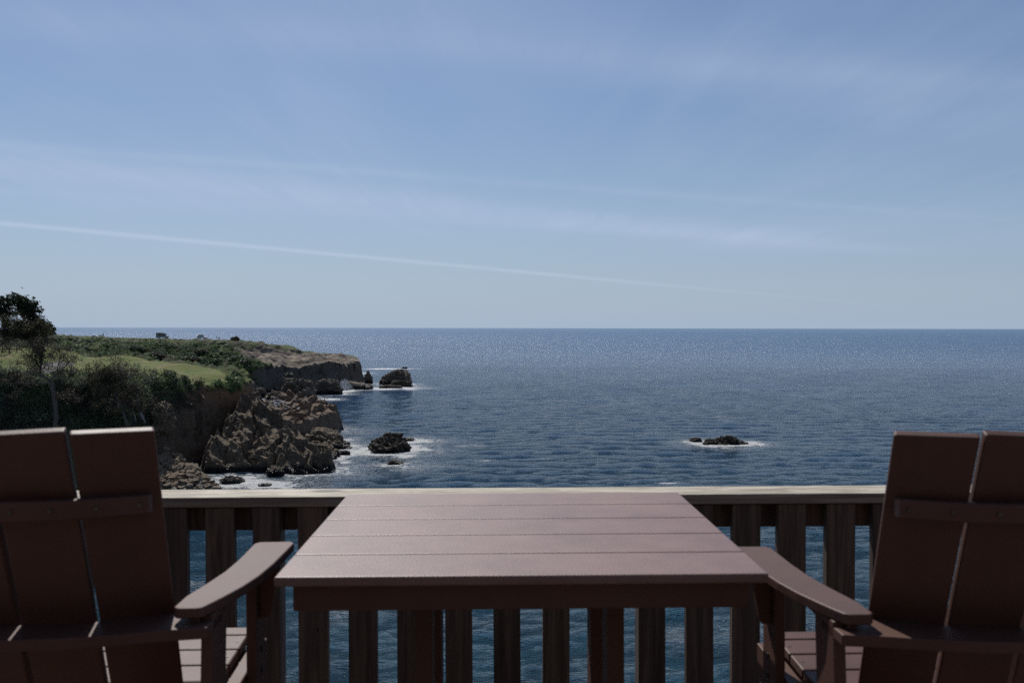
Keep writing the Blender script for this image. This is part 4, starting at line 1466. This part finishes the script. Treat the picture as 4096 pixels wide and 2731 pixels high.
# camper van, nose to the right (+x)
b_ = skyline(161, 465, 490)
van = empty('camper_van', (b_[1], b_[2] + 2, b_[3] + 0.05), (0, 0, R(-8)))
tag(van, 'grey high roofed camper van parked on the headland skyline', 'van')
part('body', van, M['van_paint'], lambda bm: prism(bm, [(-2.9, 0.45), (2.85, 0.45), (2.95, 0.8), (2.85, 1.15), (1.95, 1.42), (1.2, 2.3), (0.8, 2.66), (-2.7, 2.72), (-2.9, 2.5)], -0.98, 0.98, 'y', 0.07, 3))
side_windows(van, [('window', [(-1.5, 1.45), (-0.3, 1.45), (-0.3, 2.1), (-1.5, 2.1)]), ('window', [(0.55, 1.42), (1.65, 1.42), (1.12, 2.1), (0.55, 2.1)])], 0.985)
part('windscreen', van, M['glass'], lambda bm: prism(bm, [(1.93, 1.47), (1.99, 1.47), (1.27, 2.29), (1.21, 2.29)], -0.85, 0.85, 'y', 0.004))
for x_ in (-1.9, 1.95):
    for s_ in (-1, 1): wheel(van, x_, s_ * 0.88)
for s_ in (-1, 1): part('headlight', van, M['alu'], lambda bm: box(bm, 2.84, 2.93, s_ * 0.7 - 0.15, s_ * 0.7 + 0.15, 0.85, 1.08, 0.02))
part('roof_rail', van, M['black_box'], lambda bm: (box(bm, -2.3, 0.4, -0.8, -0.74, 2.71, 2.8, 0.01), box(bm, -2.3, 0.4, 0.74, 0.8, 2.71, 2.8, 0.01)))

b_ = skyline(201.5, 465, 490)
suv = empty('parked_suv', (b_[1], b_[2] + 1, b_[3] + 0.15), (0, 0, R(-6)))
tag(suv, 'white off road car with black roof box and open tailgate on the headland', 'car')
part('body', suv, M['white_paint'], lambda bm: (prism(bm, [(-2.3, 0.5), (2.25, 0.45), (2.35, 0.75), (2.25, 1.0), (1.1, 1.12), (0.5, 1.65), (0.2, 1.75), (-1.95, 1.75), (-2.3, 1.15)], -0.92, 0.92, 'y', 0.06, 3)))
side_windows(suv, [('window', [(-1.85, 1.18), (-1.05, 1.18), (-1.05, 1.6), (-1.75, 1.6)]), ('window', [(-0.95, 1.18), (-0.2, 1.18), (-0.2, 1.6), (-0.95, 1.6)]), ('window', [(-0.1, 1.18), (0.8, 1.16), (0.36, 1.6), (-0.1, 1.6)])], 0.925)
part('windscreen', suv, M['glass'], lambda bm: prism(bm, [(1.03, 1.17), (1.10, 1.17), (0.58, 1.66), (0.51, 1.66)], -0.8, 0.8, 'y', 0.004))
part('tailgate', suv, M['white_paint'], lambda bm: prism(bm, [(-3.2, 1.78), (-1.95, 1.72), (-1.95, 1.79), (-3.2, 1.9)], -0.8, 0.8, 'y', 0.02))
part('roof_box', suv, M['black_box'], lambda bm: prism(bm, [(-1.7, 1.88), (0.6, 1.88), (0.75, 1.98), (0.4, 2.14), (-1.5, 2.16), (-1.75, 2.05)], -0.6, 0.6, 'y', 0.05, 3))
part('roof_rack', suv, M['alu'], lambda bm: (box(bm, -1.4, -1.33, -0.75, 0.75, 1.76, 1.87, 0.01), box(bm, 0.0, 0.07, -0.75, 0.75, 1.76, 1.87, 0.01)))
for x_ in (-1.45, 1.4):
    for s_ in (-1, 1): wheel(suv, x_, s_ * 0.82, 0.38)
for s_ in (-1, 1): part('headlight', suv, M['alu'], lambda bm: box(bm, 2.24, 2.33, s_ * 0.65 - 0.15, s_ * 0.65 + 0.15, 0.78, 0.95, 0.02))

# low parked car seen just behind the rise
b_ = skyline(91.5, 465, 490)
car = empty('parked_car', (b_[1], b_[2] + 4, b_[3] - 0.7), (0, 0, R(4)))
tag(car, 'white car mostly hidden behind the skyline left of the picnic table', 'car')
part('body', car, M['white_paint'], lambda bm: prism(bm, [(-2.2, 0.4), (2.2, 0.4), (2.25, 0.8), (1.1, 0.95), (0.5, 1.38), (-0.9, 1.42), (-1.6, 1.0), (-2.25, 0.95)], -0.88, 0.88, 'y', 0.06, 3))
side_windows(car, [('window', [(-1.3, 1.0), (0.85, 1.0), (0.42, 1.3), (-0.85, 1.32)])], 0.885)
for x_ in (-1.35, 1.35):
    for s_ in (-1, 1): wheel(car, x_, s_ * 0.8, 0.32)


def picnic_table(px, label):
    b_ = skyline(px, 465, 490)
    r_ = empty('picnic_table', (b_[1], b_[2] + 1, b_[3] + 0.1), (0, 0, 0.1))
    tag(r_, label, 'picnic table')
    mm = M['bal']
    part('tabletop', r_, mm, lambda bm: [box(bm, -0.95, 0.95, -0.37 + k * 0.15, -0.24 + k * 0.15, 0.74, 0.78) for k in range(5)])
    for s_ in (-1, 1):
        part('bench_seat', r_, mm, lambda bm: [box(bm, -0.95, 0.95, s_ * 0.72 - 0.14 + k * 0.15, s_ * 0.72 - 0.01 + k * 0.15, 0.43, 0.47) for k in range(2)])
        for q_ in (-1, 1):
            part('leg', r_, mm, lambda bm: tube(bm, [(s_ * 0.7, q_ * 0.65, 0), (s_ * 0.7, q_ * 0.28, 0.74)], 0.05, 4))
        part('cross_beam', r_, mm, lambda bm: box(bm, s_ * 0.7 - 0.08, s_ * 0.7 - 0.055, -0.8, 0.8, 0.34, 0.43))


picnic_table(99.4, 'wooden picnic table on the skyline beside the lone standing person')


def skin_person(name, label, loc, rz, joints, edges, radii, mats, pieces):
    root = empty(name, loc, (0, 0, rz))
    tag(root, label, 'person')
    me = bpy.data.meshes.new('body')
    me.from_pydata(joints, edges, [])
    o = link('body', me, mats['cloth'], root)
    o.modifiers.new('skin', 'SKIN').use_smooth_shade = True
    sub = o.modifiers.new('sub', 'SUBSURF')
    sub.levels = sub.render_levels = 1
    sk = me.skin_vertices[0].data if me.skin_vertices else None
    if sk is None:
        bm = bmesh.new(); bm.from_mesh(me)
        bm.verts.layers.skin.verify()
        bm.to_mesh(me); bm.free()
        sk = me.skin_vertices[0].data
    for i, r_ in enumerate(radii):
        sk[i].radius = (r_, r_)
    sk[0].use_root = True
    for (nm, m_, fn) in pieces:
        part(nm, root, m_, fn, True)
    return root


M['cloth_dark'] = simple('dark_clothing', (0.022, 0.024, 0.030), 0.85)
M['cloth_red'] = simple('red_clothing', (0.30, 0.05, 0.04), 0.85)
M['skin'] = simple('skin', (0.42, 0.26, 0.19), 0.6)
M['hair'] = simple('dark_hair', (0.03, 0.02, 0.015), 0.7)
J = [(0, 0, 0.95), (0, 0, 1.15), (0, 0, 1.38), (0, 0.0, 1.50),
     (-0.2, 0, 1.42), (-0.25, 0.02, 1.15), (-0.24, 0.1, 0.9), (-0.24, 0.12, 0.82),
     (0.2, 0, 1.42), (0.25, 0.02, 1.15), (0.24, 0.1, 0.9), (0.24, 0.12, 0.82),
     (-0.1, 0, 0.9), (-0.11, 0.02, 0.5), (-0.12, 0, 0.08), (-0.12, 0.16, 0.04),
     (0.1, 0, 0.9), (0.11, 0.02, 0.5), (0.12, 0, 0.08), (0.12, 0.16, 0.04)]
E = [(0, 1), (1, 2), (2, 3), (2, 4), (4, 5), (5, 6), (6, 7), (2, 8), (8, 9), (9, 10), (10, 11), (0, 12), (12, 13), (13, 14), (14, 15), (0, 16), (16, 17), (17, 18), (18, 19)]
RD = [0.15, 0.14, 0.16, 0.06, 0.065, 0.05, 0.035, 0.04, 0.065, 0.05, 0.035, 0.04, 0.1, 0.065, 0.045, 0.045, 0.1, 0.065, 0.045, 0.045]


def head_pieces(c=(0, 0, 1.62), hair=True):
    def hd(bm):
        bmesh.ops.create_icosphere(bm, subdivisions=3, radius=0.105, matrix=Matrix.Translation(c) @ Matrix.Diagonal((0.85, 0.98, 1.2, 1)))
        for v_ in bm.verts:
            lx, ly, lz = v_.co.x - c[0], v_.co.y - c[1], v_.co.z - c[2]
            if ly > 0.08 and abs(lx) < 0.02 and -0.03 < lz < 0.01: v_.co.y += 0.02      # nose
            if lz < -0.06: v_.co.x = c[0] + lx * 0.8
        for s_ in (-1, 1):
            box(bm, c[0] + s_ * 0.088 - 0.01, c[0] + s_ * 0.088 + 0.01, c[1] - 0.02, c[1] + 0.015, c[2] - 0.03, c[2] + 0.03, 0.004)
    def hr(bm):
        bmesh.ops.create_icosphere(bm, subdivisions=3, radius=0.115, matrix=Matrix.Translation((c[0], c[1] - 0.018, c[2] + 0.022)) @ Matrix.Diagonal((0.9, 0.95, 1.12, 1)))
        bmesh.ops.delete(bm, geom=[v_ for v_ in bm.verts if v_.co.y > c[1] + 0.03 and v_.co.z < c[2] + 0.06 or v_.co.z < c[2] - 0.06], context='VERTS')
    return [('head', M['skin'], hd), ('hair', M['hair'], hr)]


b_ = skyline(102.3, 465, 490)
skin_person('person', 'person in dark clothes standing beside the picnic table on the skyline', (b_[1], b_[2] + 1, b_[3] + 0.12), 0.4, J, E, RD, {'cloth': M['cloth_dark']}, head_pieces())
b_ = skyline(216.0, 465, 490)
skin_person('person', 'person in dark clothes standing on the headland right of the white car', (b_[1], b_[2] + 1, b_[3] + 0.05), -1.2, J, E, RD, {'cloth': M['cloth_dark']}, head_pieces())
Js = [(0, 0, 0.5), (0, -0.03, 0.72), (0, -0.03, 0.95), (0, -0.02, 1.06),
      (-0.2, -0.02, 0.98), (-0.26, 0.08, 0.76), (-0.18, 0.28, 0.66), (-0.16, 0.34, 0.66),
      (0.2, -0.02, 0.98), (0.26, 0.08, 0.76), (0.18, 0.28, 0.66), (0.16, 0.34, 0.66),
      (-0.1, 0.05, 0.48), (-0.13, 0.42, 0.5), (-0.13, 0.45, 0.08), (-0.13, 0.6, 0.04),
      (0.1, 0.05, 0.48), (0.13, 0.42, 0.5), (0.13, 0.45, 0.08), (0.13, 0.6, 0.04)]
b_ = skyline(218.5, 465, 490)
skin_person('person', 'person in red top seated in a folding chair on the headland', (b_[1], b_[2] + 1, b_[3] - 0.05), -1.9, Js, E, RD, {'cloth': M['cloth_red']}, head_pieces((0, -0.01, 1.19)))
fc = empty('camp_chair', (b_[1], b_[2] + 1, b_[3] - 0.05), (0, 0, -1.9))
tag(fc, 'dark folding camp chair under the seated person in red', 'chair')
part('seat', fc, M['black_box'], lambda bm: box(bm, -0.26, 0.26, -0.22, 0.26, 0.36, 0.38))
part('backrest', fc, M['black_box'], lambda bm: prism(bm, [(-0.22, 0.38), (-0.20, 0.38), (-0.30, 0.85), (-0.32, 0.85)], -0.26, 0.26, 'x'))
for s_ in (-1, 1):
    for q_ in (-1, 1): part('leg', fc, M['alu'], lambda bm: tube(bm, [(s_ * 0.26, q_ * 0.22, 0), (s_ * 0.26, -q_ * 0.2, 0.5)], 0.014, 5))

# trailers beneath the cypresses
def trailer(loc, rz, label, rounded):
    r_ = empty('travel_trailer', loc, (0, 0, rz))
    tag(r_, label, 'trailer')
    if rounded:
        pr_ = [(-3, 0.5), (3, 0.5), (3.15, 0.9), (3.1, 1.9), (2.85, 2.5), (2.3, 2.8), (-2.3, 2.8), (-2.85, 2.5), (-3.1, 1.9), (-3.15, 0.9)]
        mm = M['alu']
    else:
        pr_ = [(-3.4, 0.6), (3.2, 0.6), (3.5, 1.2), (3.4, 2.9), (3.2, 3.0), (-3.4, 3.0)]
        mm = M['white_paint']
    part('body', r_, mm, lambda bm: prism(bm, pr_, -1.2, 1.2, 'y', 0.12 if rounded else 0.05, 3))
    for x_ in (-1.8, 1.2): part('window', r_, M['glass'], lambda bm, x_=x_: prism(bm, [(x_, 1.5), (x_ + 0.9, 1.5), (x_ + 0.9, 2.2), (x_, 2.2)], -1.22, -1.19, 'y', 0.004))
    part('window', r_, M['glass'], lambda bm: box(bm, 3.05, 3.19 if rounded else 3.49, -0.7, 0.7, 1.4, 2.0, 0.01))
    part('door', r_, M['alu'], lambda bm: prism(bm, [(0.1, 0.75), (0.8, 0.75), (0.8, 2.4), (0.1, 2.4)], -1.23, -1.18, 'y', 0.01))
    part('roof_vent', r_, M['white_paint'], lambda bm: box(bm, -0.6, 0.4, -0.4, 0.4, 2.8 if rounded else 3.0, 3.1 if rounded else 3.25, 0.04))
    for s_ in (-1, 1): wheel(r_, -0.3, s_ * 1.08, 0.34)


for (px, py, D, rz, rd, lb) in [(4.0, 336.5, 372, -0.25, False, 'boxy white travel trailer parked at the left edge below the cypresses'),
                                (18.5, 335.5, 380, -0.15, True, 'rounded silver travel trailer parked right of the boxy white one')]:
    q_ = W(px, py, D)
    g0 = gz(q_.x, q_.y)
    trailer((q_.x, q_.y, g0), rz, lb, rd)

# wooden post-and-rail barrier at left of the meadow
h_ = hit(2.5, 352)
if h_:
    r_ = empty('post_fence', h_)
    tag(r_, 'weathered post fence at the left edge of the meadow', 'fence')
    for k in range(4): part('post', r_, M['bal'], lambda bm: box(bm, k * 2.2 - 2.3, k * 2.2 - 2.05, -0.12, 0.12, -0.5, 1.7, 0.02))
    part('rail', r_, M['bal'], lambda bm: box(bm, -2.4, 4.7, -0.19, -0.125, 0.9, 1.15, 0.01))

# ================================================================== BALCONY
ZD = HC - 1.54                 # deck level
YAW = R(1.0)
TILT = R(-0.3)

# deck
bm = bmesh.new()
yb = -3.2
while yb < 3.35:
    box(bm, -4.2, 4.2, yb, yb + 0.135, -0.038, 0, 0.003, 1)
    yb += 0.141
for xb in np.arange(-4, 4.1, 0.6):
    box(bm, xb - 0.02, xb + 0.02, -3.2, 3.35, -0.24, -0.0385)
deck = link('deck', bm_mesh(bm, 'deck'), M['deckw'], loc=(0, 0, ZD), rot=(0, TILT, YAW))
tag(deck, kind='structure')

# unseen house wall, added behind the camera to shade and warm the chair backs
M['siding'] = wood('brown_siding', (0.10, 0.062, 0.042), (0.17, 0.11, 0.075), (1.6, 30, 30), False)
hw_ = empty('unseen_house_wall', (0, -1.95, ZD), (0, 0, YAW))
tag(hw_, 'unseen brown board clad house wall added along the back of the balcony', 'wall')
for k in range(22):
    z0_ = k * 0.15
    if 0 <= k < 14:
        part('siding_board', hw_, M['siding'], lambda bm: (box(bm, -4.6, -0.95, -0.03, 0.0, z0_, z0_ + 0.147, 0.002, 1), box(bm, 0.95, 4.6, -0.03, 0.0, z0_, z0_ + 0.147, 0.002, 1)))
    else:
        part('siding_board', hw_, M['siding'], lambda bm: box(bm, -4.6, 4.6, -0.03, 0.0, z0_, z0_ + 0.147, 0.002, 1))
dr = part('door', hw_, simple('door_glass', (0.02, 0.02, 0.02), 0.1, 0, 0.6), lambda bm: box(bm, -0.88, 0.88, -0.05, -0.035, 0.06, 2.03))
part('frame', dr, M['siding'], lambda bm: [box(bm, a, b2, -0.06, 0.01, 0.0, 2.1) for a, b2 in ((-0.95, -0.88), (-0.035, 0.035), (0.88, 0.95))])

# railing
YR = 3.30                      # front of the cap
rail = empty('wooden_railing', (0, YR, ZD), (0, TILT, YAW))
tag(rail, 'weathered wooden balcony railing with pale cap board above dark balusters', 'railing')
ZT = 1.54 - 0.556
cr = part('cap_rail', rail, M['cap'], lambda bm: box(bm, -4.2, 4.2, 0, 0.165, ZT - 0.034, ZT, 0.004, 2))
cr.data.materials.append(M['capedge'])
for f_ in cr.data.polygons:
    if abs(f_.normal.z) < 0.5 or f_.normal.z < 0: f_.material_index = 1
part('sub_rail', rail, M['bal'], lambda bm: box(bm, -4.2, 4.2, 0.050, 0.088, ZT - 0.120, ZT - 0.036, 0.002, 1))
part('bottom_rail', rail, M['bal'], lambda bm: box(bm, -4.2, 4.2, 0.050, 0.088, 0.08, 0.165, 0.002, 1))


def bx(v2352, D=YR + 0.02):
    return (v2352 * 1024 / 2352 - 512) / FPX * D


bals = [(376, 438), (479, 544), (690, 757), (804, 869), (915, 978), (1027, 1089), (1138, 1200), (1249, 1311), (1359, 1422), (1582, 1645),
        (1686, 1751), (1794, 1859), (1905, 1972), (2015, 2078)]
for k in range(1, 7): bals.append((376 - 110 * k, 438 - 110 * k))
for k in range(1, 9): bals.append((2015 + 110 * k, 2078 + 110 * k))
rb = random.Random(3)
for i, (a_, b_) in enumerate(bals):
    x0, x1 = bx(a_), bx(b_)
    xs = (x0 + x1) / 2
    hw = (x1 - x0) / 2
    lean = rb.uniform(-0.004, 0.004)
    bm = bmesh.new()
    if (a_, b_) == (690, 757):          # this one has a knot hole right through it
        z_h = 1.54 - (626.8 - 327) / FPX * 3.32
        x_h = (319.8 - 512) / FPX * 3.32 - xs
        out_ = [(-hw, 0.02), (hw, 0.02), (hw, ZT - 0.036), (-hw, ZT - 0.036)]
        hole = [(x_h + 0.0035 * math.cos(a) * (1.2 if math.sin(a) > 0 else 1), z_h + 0.008 * math.sin(a)) for a in np.linspace(0, 2 * PI, 9)[:-1]]
        vo = [bm.verts.new((x_, 0.010, z_)) for x_, z_ in out_]
        vh = [bm.verts.new((x_, 0.010, z_)) for x_, z_ in hole]
        es = [bm.edges.new((vo[k], vo[(k + 1) % 4])) for k in range(4)] + [bm.edges.new((vh[k], vh[(k + 1) % 8])) for k in range(8)]
        bmesh.ops.triangle_fill(bm, edges=es, use_beauty=True)
        fcs = list(bm.faces)
        ex = bmesh.ops.extrude_face_region(bm, geom=fcs)
        bmesh.ops.translate(bm, verts=[v_ for v_ in ex['geom'] if isinstance(v_, bmesh.types.BMVert)], vec=(0, 0.038, 0))
    else:
        prism(bm, [(-hw, 0.02), (hw, 0.02), (hw + lean, ZT - 0.036), (-hw + lean, ZT - 0.036)], 0.010, 0.048, 'y', 0.0025, 1)
    o = link('baluster', bm_mesh(bm, 'baluster'), M['bal'], rail)
    o.location = (xs, 0, 0)
for (a_, b_) in [(585, 647), (1472, 1534)]:
    x0, x1 = bx(a_, YR + 0.005), bx(b_, YR + 0.005)
    o = part('post', rail, M['bal'], lambda bm: box(bm, -(x1 - x0) / 2, (x1 - x0) / 2, 0.004, 0.094, 0.0, ZT - 0.036, 0.003, 1))
    o.location = ((x0 + x1) / 2, 0, 0)

# table ------------------------------------------------------------
TC = (0.018, 2.358)
table = empty('patio_table', (TC[0], TC[1], ZD), (0, TILT, YAW))
tag(table, 'square brown slatted patio table between two matching chairs', 'table')
TW, TD, TH = 0.943, 0.945, 1.07
sw = TD / 5
for k in range(5):
    y0 = -TD / 2 + k * sw
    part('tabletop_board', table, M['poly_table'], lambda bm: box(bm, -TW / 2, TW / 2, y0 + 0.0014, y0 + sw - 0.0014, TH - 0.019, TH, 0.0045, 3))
part('cleat', table, M['poly_table'], lambda bm: (box(bm, -0.02, 0.02, -TD / 2 + 0.08, TD / 2 - 0.08, TH - 0.042, TH - 0.0195, 0.002)))
ax0, ax1 = -0.442, 0.442
zb = TH - 0.0745
part('apron', table, M['poly'], lambda bm: box(bm, ax0, ax1, -TD / 2 + 0.035, -TD / 2 + 0.057, zb, TH - 0.0195, 0.003))
part('apron', table, M['poly'], lambda bm: box(bm, ax0, ax1, TD / 2 - 0.057, TD / 2 - 0.035, zb, TH - 0.0195, 0.003))
for s_ in (-1, 1):
    part('apron', table, M['poly'], lambda bm: box(bm, s_ * 0.431 - 0.011, s_ * 0.431 + 0.011, -TD / 2 + 0.0575, TD / 2 - 0.0575, zb + 0.001, TH - 0.0195, 0.003))
for s_ in (-1, 1):
    for y0 in (-0.235, 0.0, 0.13):
        if y0 == 0.0: continue
        part('leg', table, M['poly'], lambda bm: box(bm, s_ * 0.206 - 0.0185, s_ * 0.206 + 0.0185, y0, y0 + 0.10, 0.0, TH - 0.0745 - 0.001 + 0.03, 0.003))
    part('foot', table, M['poly'], lambda bm: box(bm, s_ * 0.206 - 0.05, s_ * 0.206 - 0.019 if s_ < 0 else s_ * 0.206 + 0.05, -0.36, 0.36, 0.0, 0.06, 0.003) if s_ < 0 else box(bm, 0.206 + 0.019, 0.206 + 0.05, -0.36, 0.36, 0.0, 0.06, 0.003))
for y0 in (-0.235, 0.13):
    part('crosspiece', table, M['poly'], lambda bm: box(bm, -0.187, 0.187, y0 + 0.03, y0 + 0.052, 0.30, 0.37, 0.003))
    part('crosspiece', table, M['poly'], lambda bm: box(bm, -0.42, 0.42, y0 + 0.1005, y0 + 0.1225, TH - 0.085, TH - 0.0425, 0.003))

# chairs -----------------------------------------------------------
# chair frame: origin on the deck at the seat centre (distance 2.0), facing the sea (+y)
def make_chair(cx, rz, label):
    root = empty('balcony_chair', (cx, 2.0, ZD), (0, TILT, rz))
    tag(root, label, 'chair')
    P_ = M['poly']
    y_b, z_b, lean = 1.766 - 2.0, 1.02, 0.365
    ztop = 1.362
    # four back slats, laid on a shallow curve
    cy = math.cos(math.atan(lean))
    L0, L1 = (0.66 - z_b) / cy, (ztop - z_b) / cy
    ang = math.atan(lean)
    slats = [(-0.1965, 0.040, R(22), -1), (-0.0665, 0.007, R(7), 0), (0.0665, 0.007, R(-7), 0), (0.1965, 0.040, R(-22), 1)]
    for (sx, sy_, yw, side) in slats:
        hw = 0.0620 if side == 0 else 0.0645
        b0, b1 = (0.006, -0.005) if side else (0.0, 0.0)
        def fn(bm):
            prism(bm, [(-hw + (b0 if side < 0 else 0), L0), (hw - (b0 if side > 0 else 0), L0), (hw - (b1 if side > 0 else 0), L1 + (0.006 if side else 0) - (0.018 if side > 0 else 0)), (-hw + (b1 if side < 0 else 0), L1 + (0.006 if side else 0) - (0.018 if side < 0 else 0))], 0, 0.021, 'y', 0.004, 3)
        o = part('back_slat', root, P_, fn)
        # outer slats swing forward round the sitter
        o.matrix_local = Matrix.Translation((sx, y_b + sy_, z_b)) @ Matrix.Rotation(ang, 4, 'X') @ Matrix.Rotation(-yw, 4, 'Z')
    # upper brace: bent board screwed across the slats
    zu = 1.219
    yu = y_b - (zu + 0.016 - z_b) * lean - 0.004
    arc = [(-0.246, 0.066), (-0.20, 0.044), (-0.132, 0.016), (-0.07, 0.006), (0, 0.0), (0.07, 0.006), (0.132, 0.016), (0.20, 0.044), (0.246, 0.066)]
    poly = [(x_, yu + y_ - 0.026) for x_, y_ in arc] + [(x_, yu + y_ - 0.002) for x_, y_ in reversed(arc)]
    ub = part('upper_brace', root, P_, lambda bm: prism(bm, poly, zu - 0.006, zu + 0.028, 'z', 0.004, 3))
    for x_ in (-0.232, -0.168, -0.098, -0.036, 0.036, 0.098, 0.168, 0.232):
        yy = yu + np.interp(x_, [a[0] for a in arc], [a[1] for a in arc]) - 0.027
        part('bolt', ub, M['bolt'], lambda bm: prism(bm, [(x_ + 0.004 * math.cos(a), zu + 0.011 + 0.004 * math.sin(a)) for a in np.linspace(0, 2 * PI, 9)[:-1]], yy - 0.0015, yy + 0.001, 'y'))
    # lower brace: flat board whose top face is seen behind the slats
    arc2 = [(-0.340, 0.045), (-0.27, 0.033), (-0.2, 0.012), (-0.1, -0.007), (0, -0.013), (0.1, -0.007), (0.2, 0.012), (0.27, 0.033), (0.340, 0.045)]
    poly2 = [(x_, y_b - 0.075 + y_) for x_, y_ in arc2] + [(0.340, y_b + 0.075), (0.255, y_b + 0.068), (0.2, y_b + 0.045), (0.132, y_b + 0.017), (0.07, y_b + 0.006), (0, y_b + 0.0), (-0.07, y_b + 0.006), (-0.132, y_b + 0.017), (-0.2, y_b + 0.045), (-0.255, y_b + 0.068), (-0.340, y_b + 0.075)]
    part('lower_brace', root, P_, lambda bm: prism(bm, poly2, z_b - 0.031, z_b - 0.010, 'z', 0.003, 2))
    # seat
    def sz(y): return 0.827 - (0.35 - y) * 0.05
    edges_ = [(0.35, 0.302), (0.296, 0.212), (0.206, 0.122), (0.116, 0.032), (0.026, -0.058), (-0.064, -0.148)]
    for (ya, yb_) in edges_:
        o = part('seat_slat', root, P_, lambda bm: prism(bm, [(yb_, sz(yb_)), (ya, sz(ya)), (ya, sz(ya) - 0.021), (yb_, sz(yb_) - 0.021)], -0.283, 0.283, 'x', 0.004, 2))
        if ya - yb_ > 0.06:
            for sx in (-0.268, 0.268):
                ym = (ya + yb_) / 2
                part('screw', o, M['bolt'], lambda bm: prism(bm, [(sx + 0.004 * math.cos(a), ym + 0.004 * math.sin(a)) for a in np.linspace(0, 2 * PI, 7)[:-1]], sz(ym) - 0.001, sz(ym) + 0.0008, 'z'))
    for s_ in (-1, 1):
        # side rail
        part('side_rail', root, P_, lambda bm: prism(bm, [(-0.30, sz(-0.3) - 0.13), (0.33, 0.72), (0.345, 0.74), (0.345, 0.803), (-0.30, sz(-0.3) - 0.024)], min(s_ * 0.284, s_ * 0.3175), max(s_ * 0.284, s_ * 0.3175), 'x', 0.003, 2))
        # armrest
        arm = [(0.275, -0.238), (0.2755, -0.166), (0.2895, -0.07), (0.300, 0.02), (0.3035, 0.12), (0.302, 0.285), (0.312, 0.299), (0.382, 0.301), (0.393, 0.288), (0.391, 0.20), (0.387, 0.08), (0.379, -0.02), (0.366, -0.10), (0.350, -0.165), (0.336, -0.215), (0.328, -0.240), (0.318, -0.247), (0.284, -0.248)]
        part('armrest', root, P_, lambda bm: prism(bm, [(s_ * x_, y_) for x_, y_ in arm], 1.04 - 0.0195, 1.04, 'z', 0.003, 2))
        # arm rail under the armrest
        part('arm_rail', root, P_, lambda bm: prism(bm, [(-0.232, 0.982), (0.10, 0.988), (0.26, 0.995), (0.26, 1.020), (-0.232, 1.020)], min(s_ * 0.300, s_ * 0.3175), max(s_ * 0.300, s_ * 0.3175), 'x', 0.002, 1))
        # legs
        part('front_leg', root, P_, lambda bm: prism(bm, [(0.13, 0.0), (0.23, 0.0), (0.215, 1.020), (0.125, 1.020)], min(s_ * 0.318, s_ * 0.340), max(s_ * 0.318, s_ * 0.340), 'x', 0.003, 2))
        part('rear_leg', root, P_, lambda bm: prism(bm, [(-0.30, 0.0), (-0.20, 0.0), (-0.12, 1.0195), (-0.22, 1.0195)], min(s_ * 0.318, s_ * 0.340), max(s_ * 0.318, s_ * 0.340), 'x', 0.003, 2))
        # tapered bracket on the outside of the front leg
        part('arm_bracket', root, P_, lambda bm: prism(bm, [(s_ * 0.3405, 1.020), (s_ * 0.385, 1.020), (s_ * 0.366, 0.912), (s_ * 0.360, 0.905), (s_ * 0.3405, 0.905)], 0.15, 0.172, 'y', 0.003, 2))
        for z_ in (0.83, 0.785):
            part('bolt', root, M['bolt'], lambda bm: prism(bm, [(0.175 + 0.006 * math.cos(a), z_ + 0.006 * math.sin(a)) for a in np.linspace(0, 2 * PI, 9)[:-1]], min(s_ * 0.3405, s_ * 0.345), max(s_ * 0.3405, s_ * 0.345), 'x'))
        part('stretcher', root, P_, lambda bm: box(bm, min(s_ * 0.284, s_ * 0.3175), max(s_ * 0.284, s_ * 0.3175), -0.30, 0.2, 0.30, 0.37, 0.003))
    part('front_apron', root, P_, lambda bm: box(bm, -0.266, 0.266, 0.325, 0.346, 0.72, 0.804, 0.003))
    part('footrest', root, P_, lambda bm: box(bm, -0.2895, 0.2895, 0.16, 0.30, 0.371, 0.39, 0.003))
    return root


make_chair(-0.881, R(2.0), 'brown slat back armchair on the left, seen from behind with the headland beyond')
make_chair(0.911, R(2.0), 'brown slat back armchair on the right, seen from behind against open sea')

# ------------------------------------------------------------------ render settings
S.render.engine = 'CYCLES'
S.cycles.max_bounces = 6
S.cycles.use_denoising = False
S.cycles.sample_clamp_direct = 4
S.cycles.sample_clamp_indirect = 1.5
S.cycles.transparent_max_bounces = 4
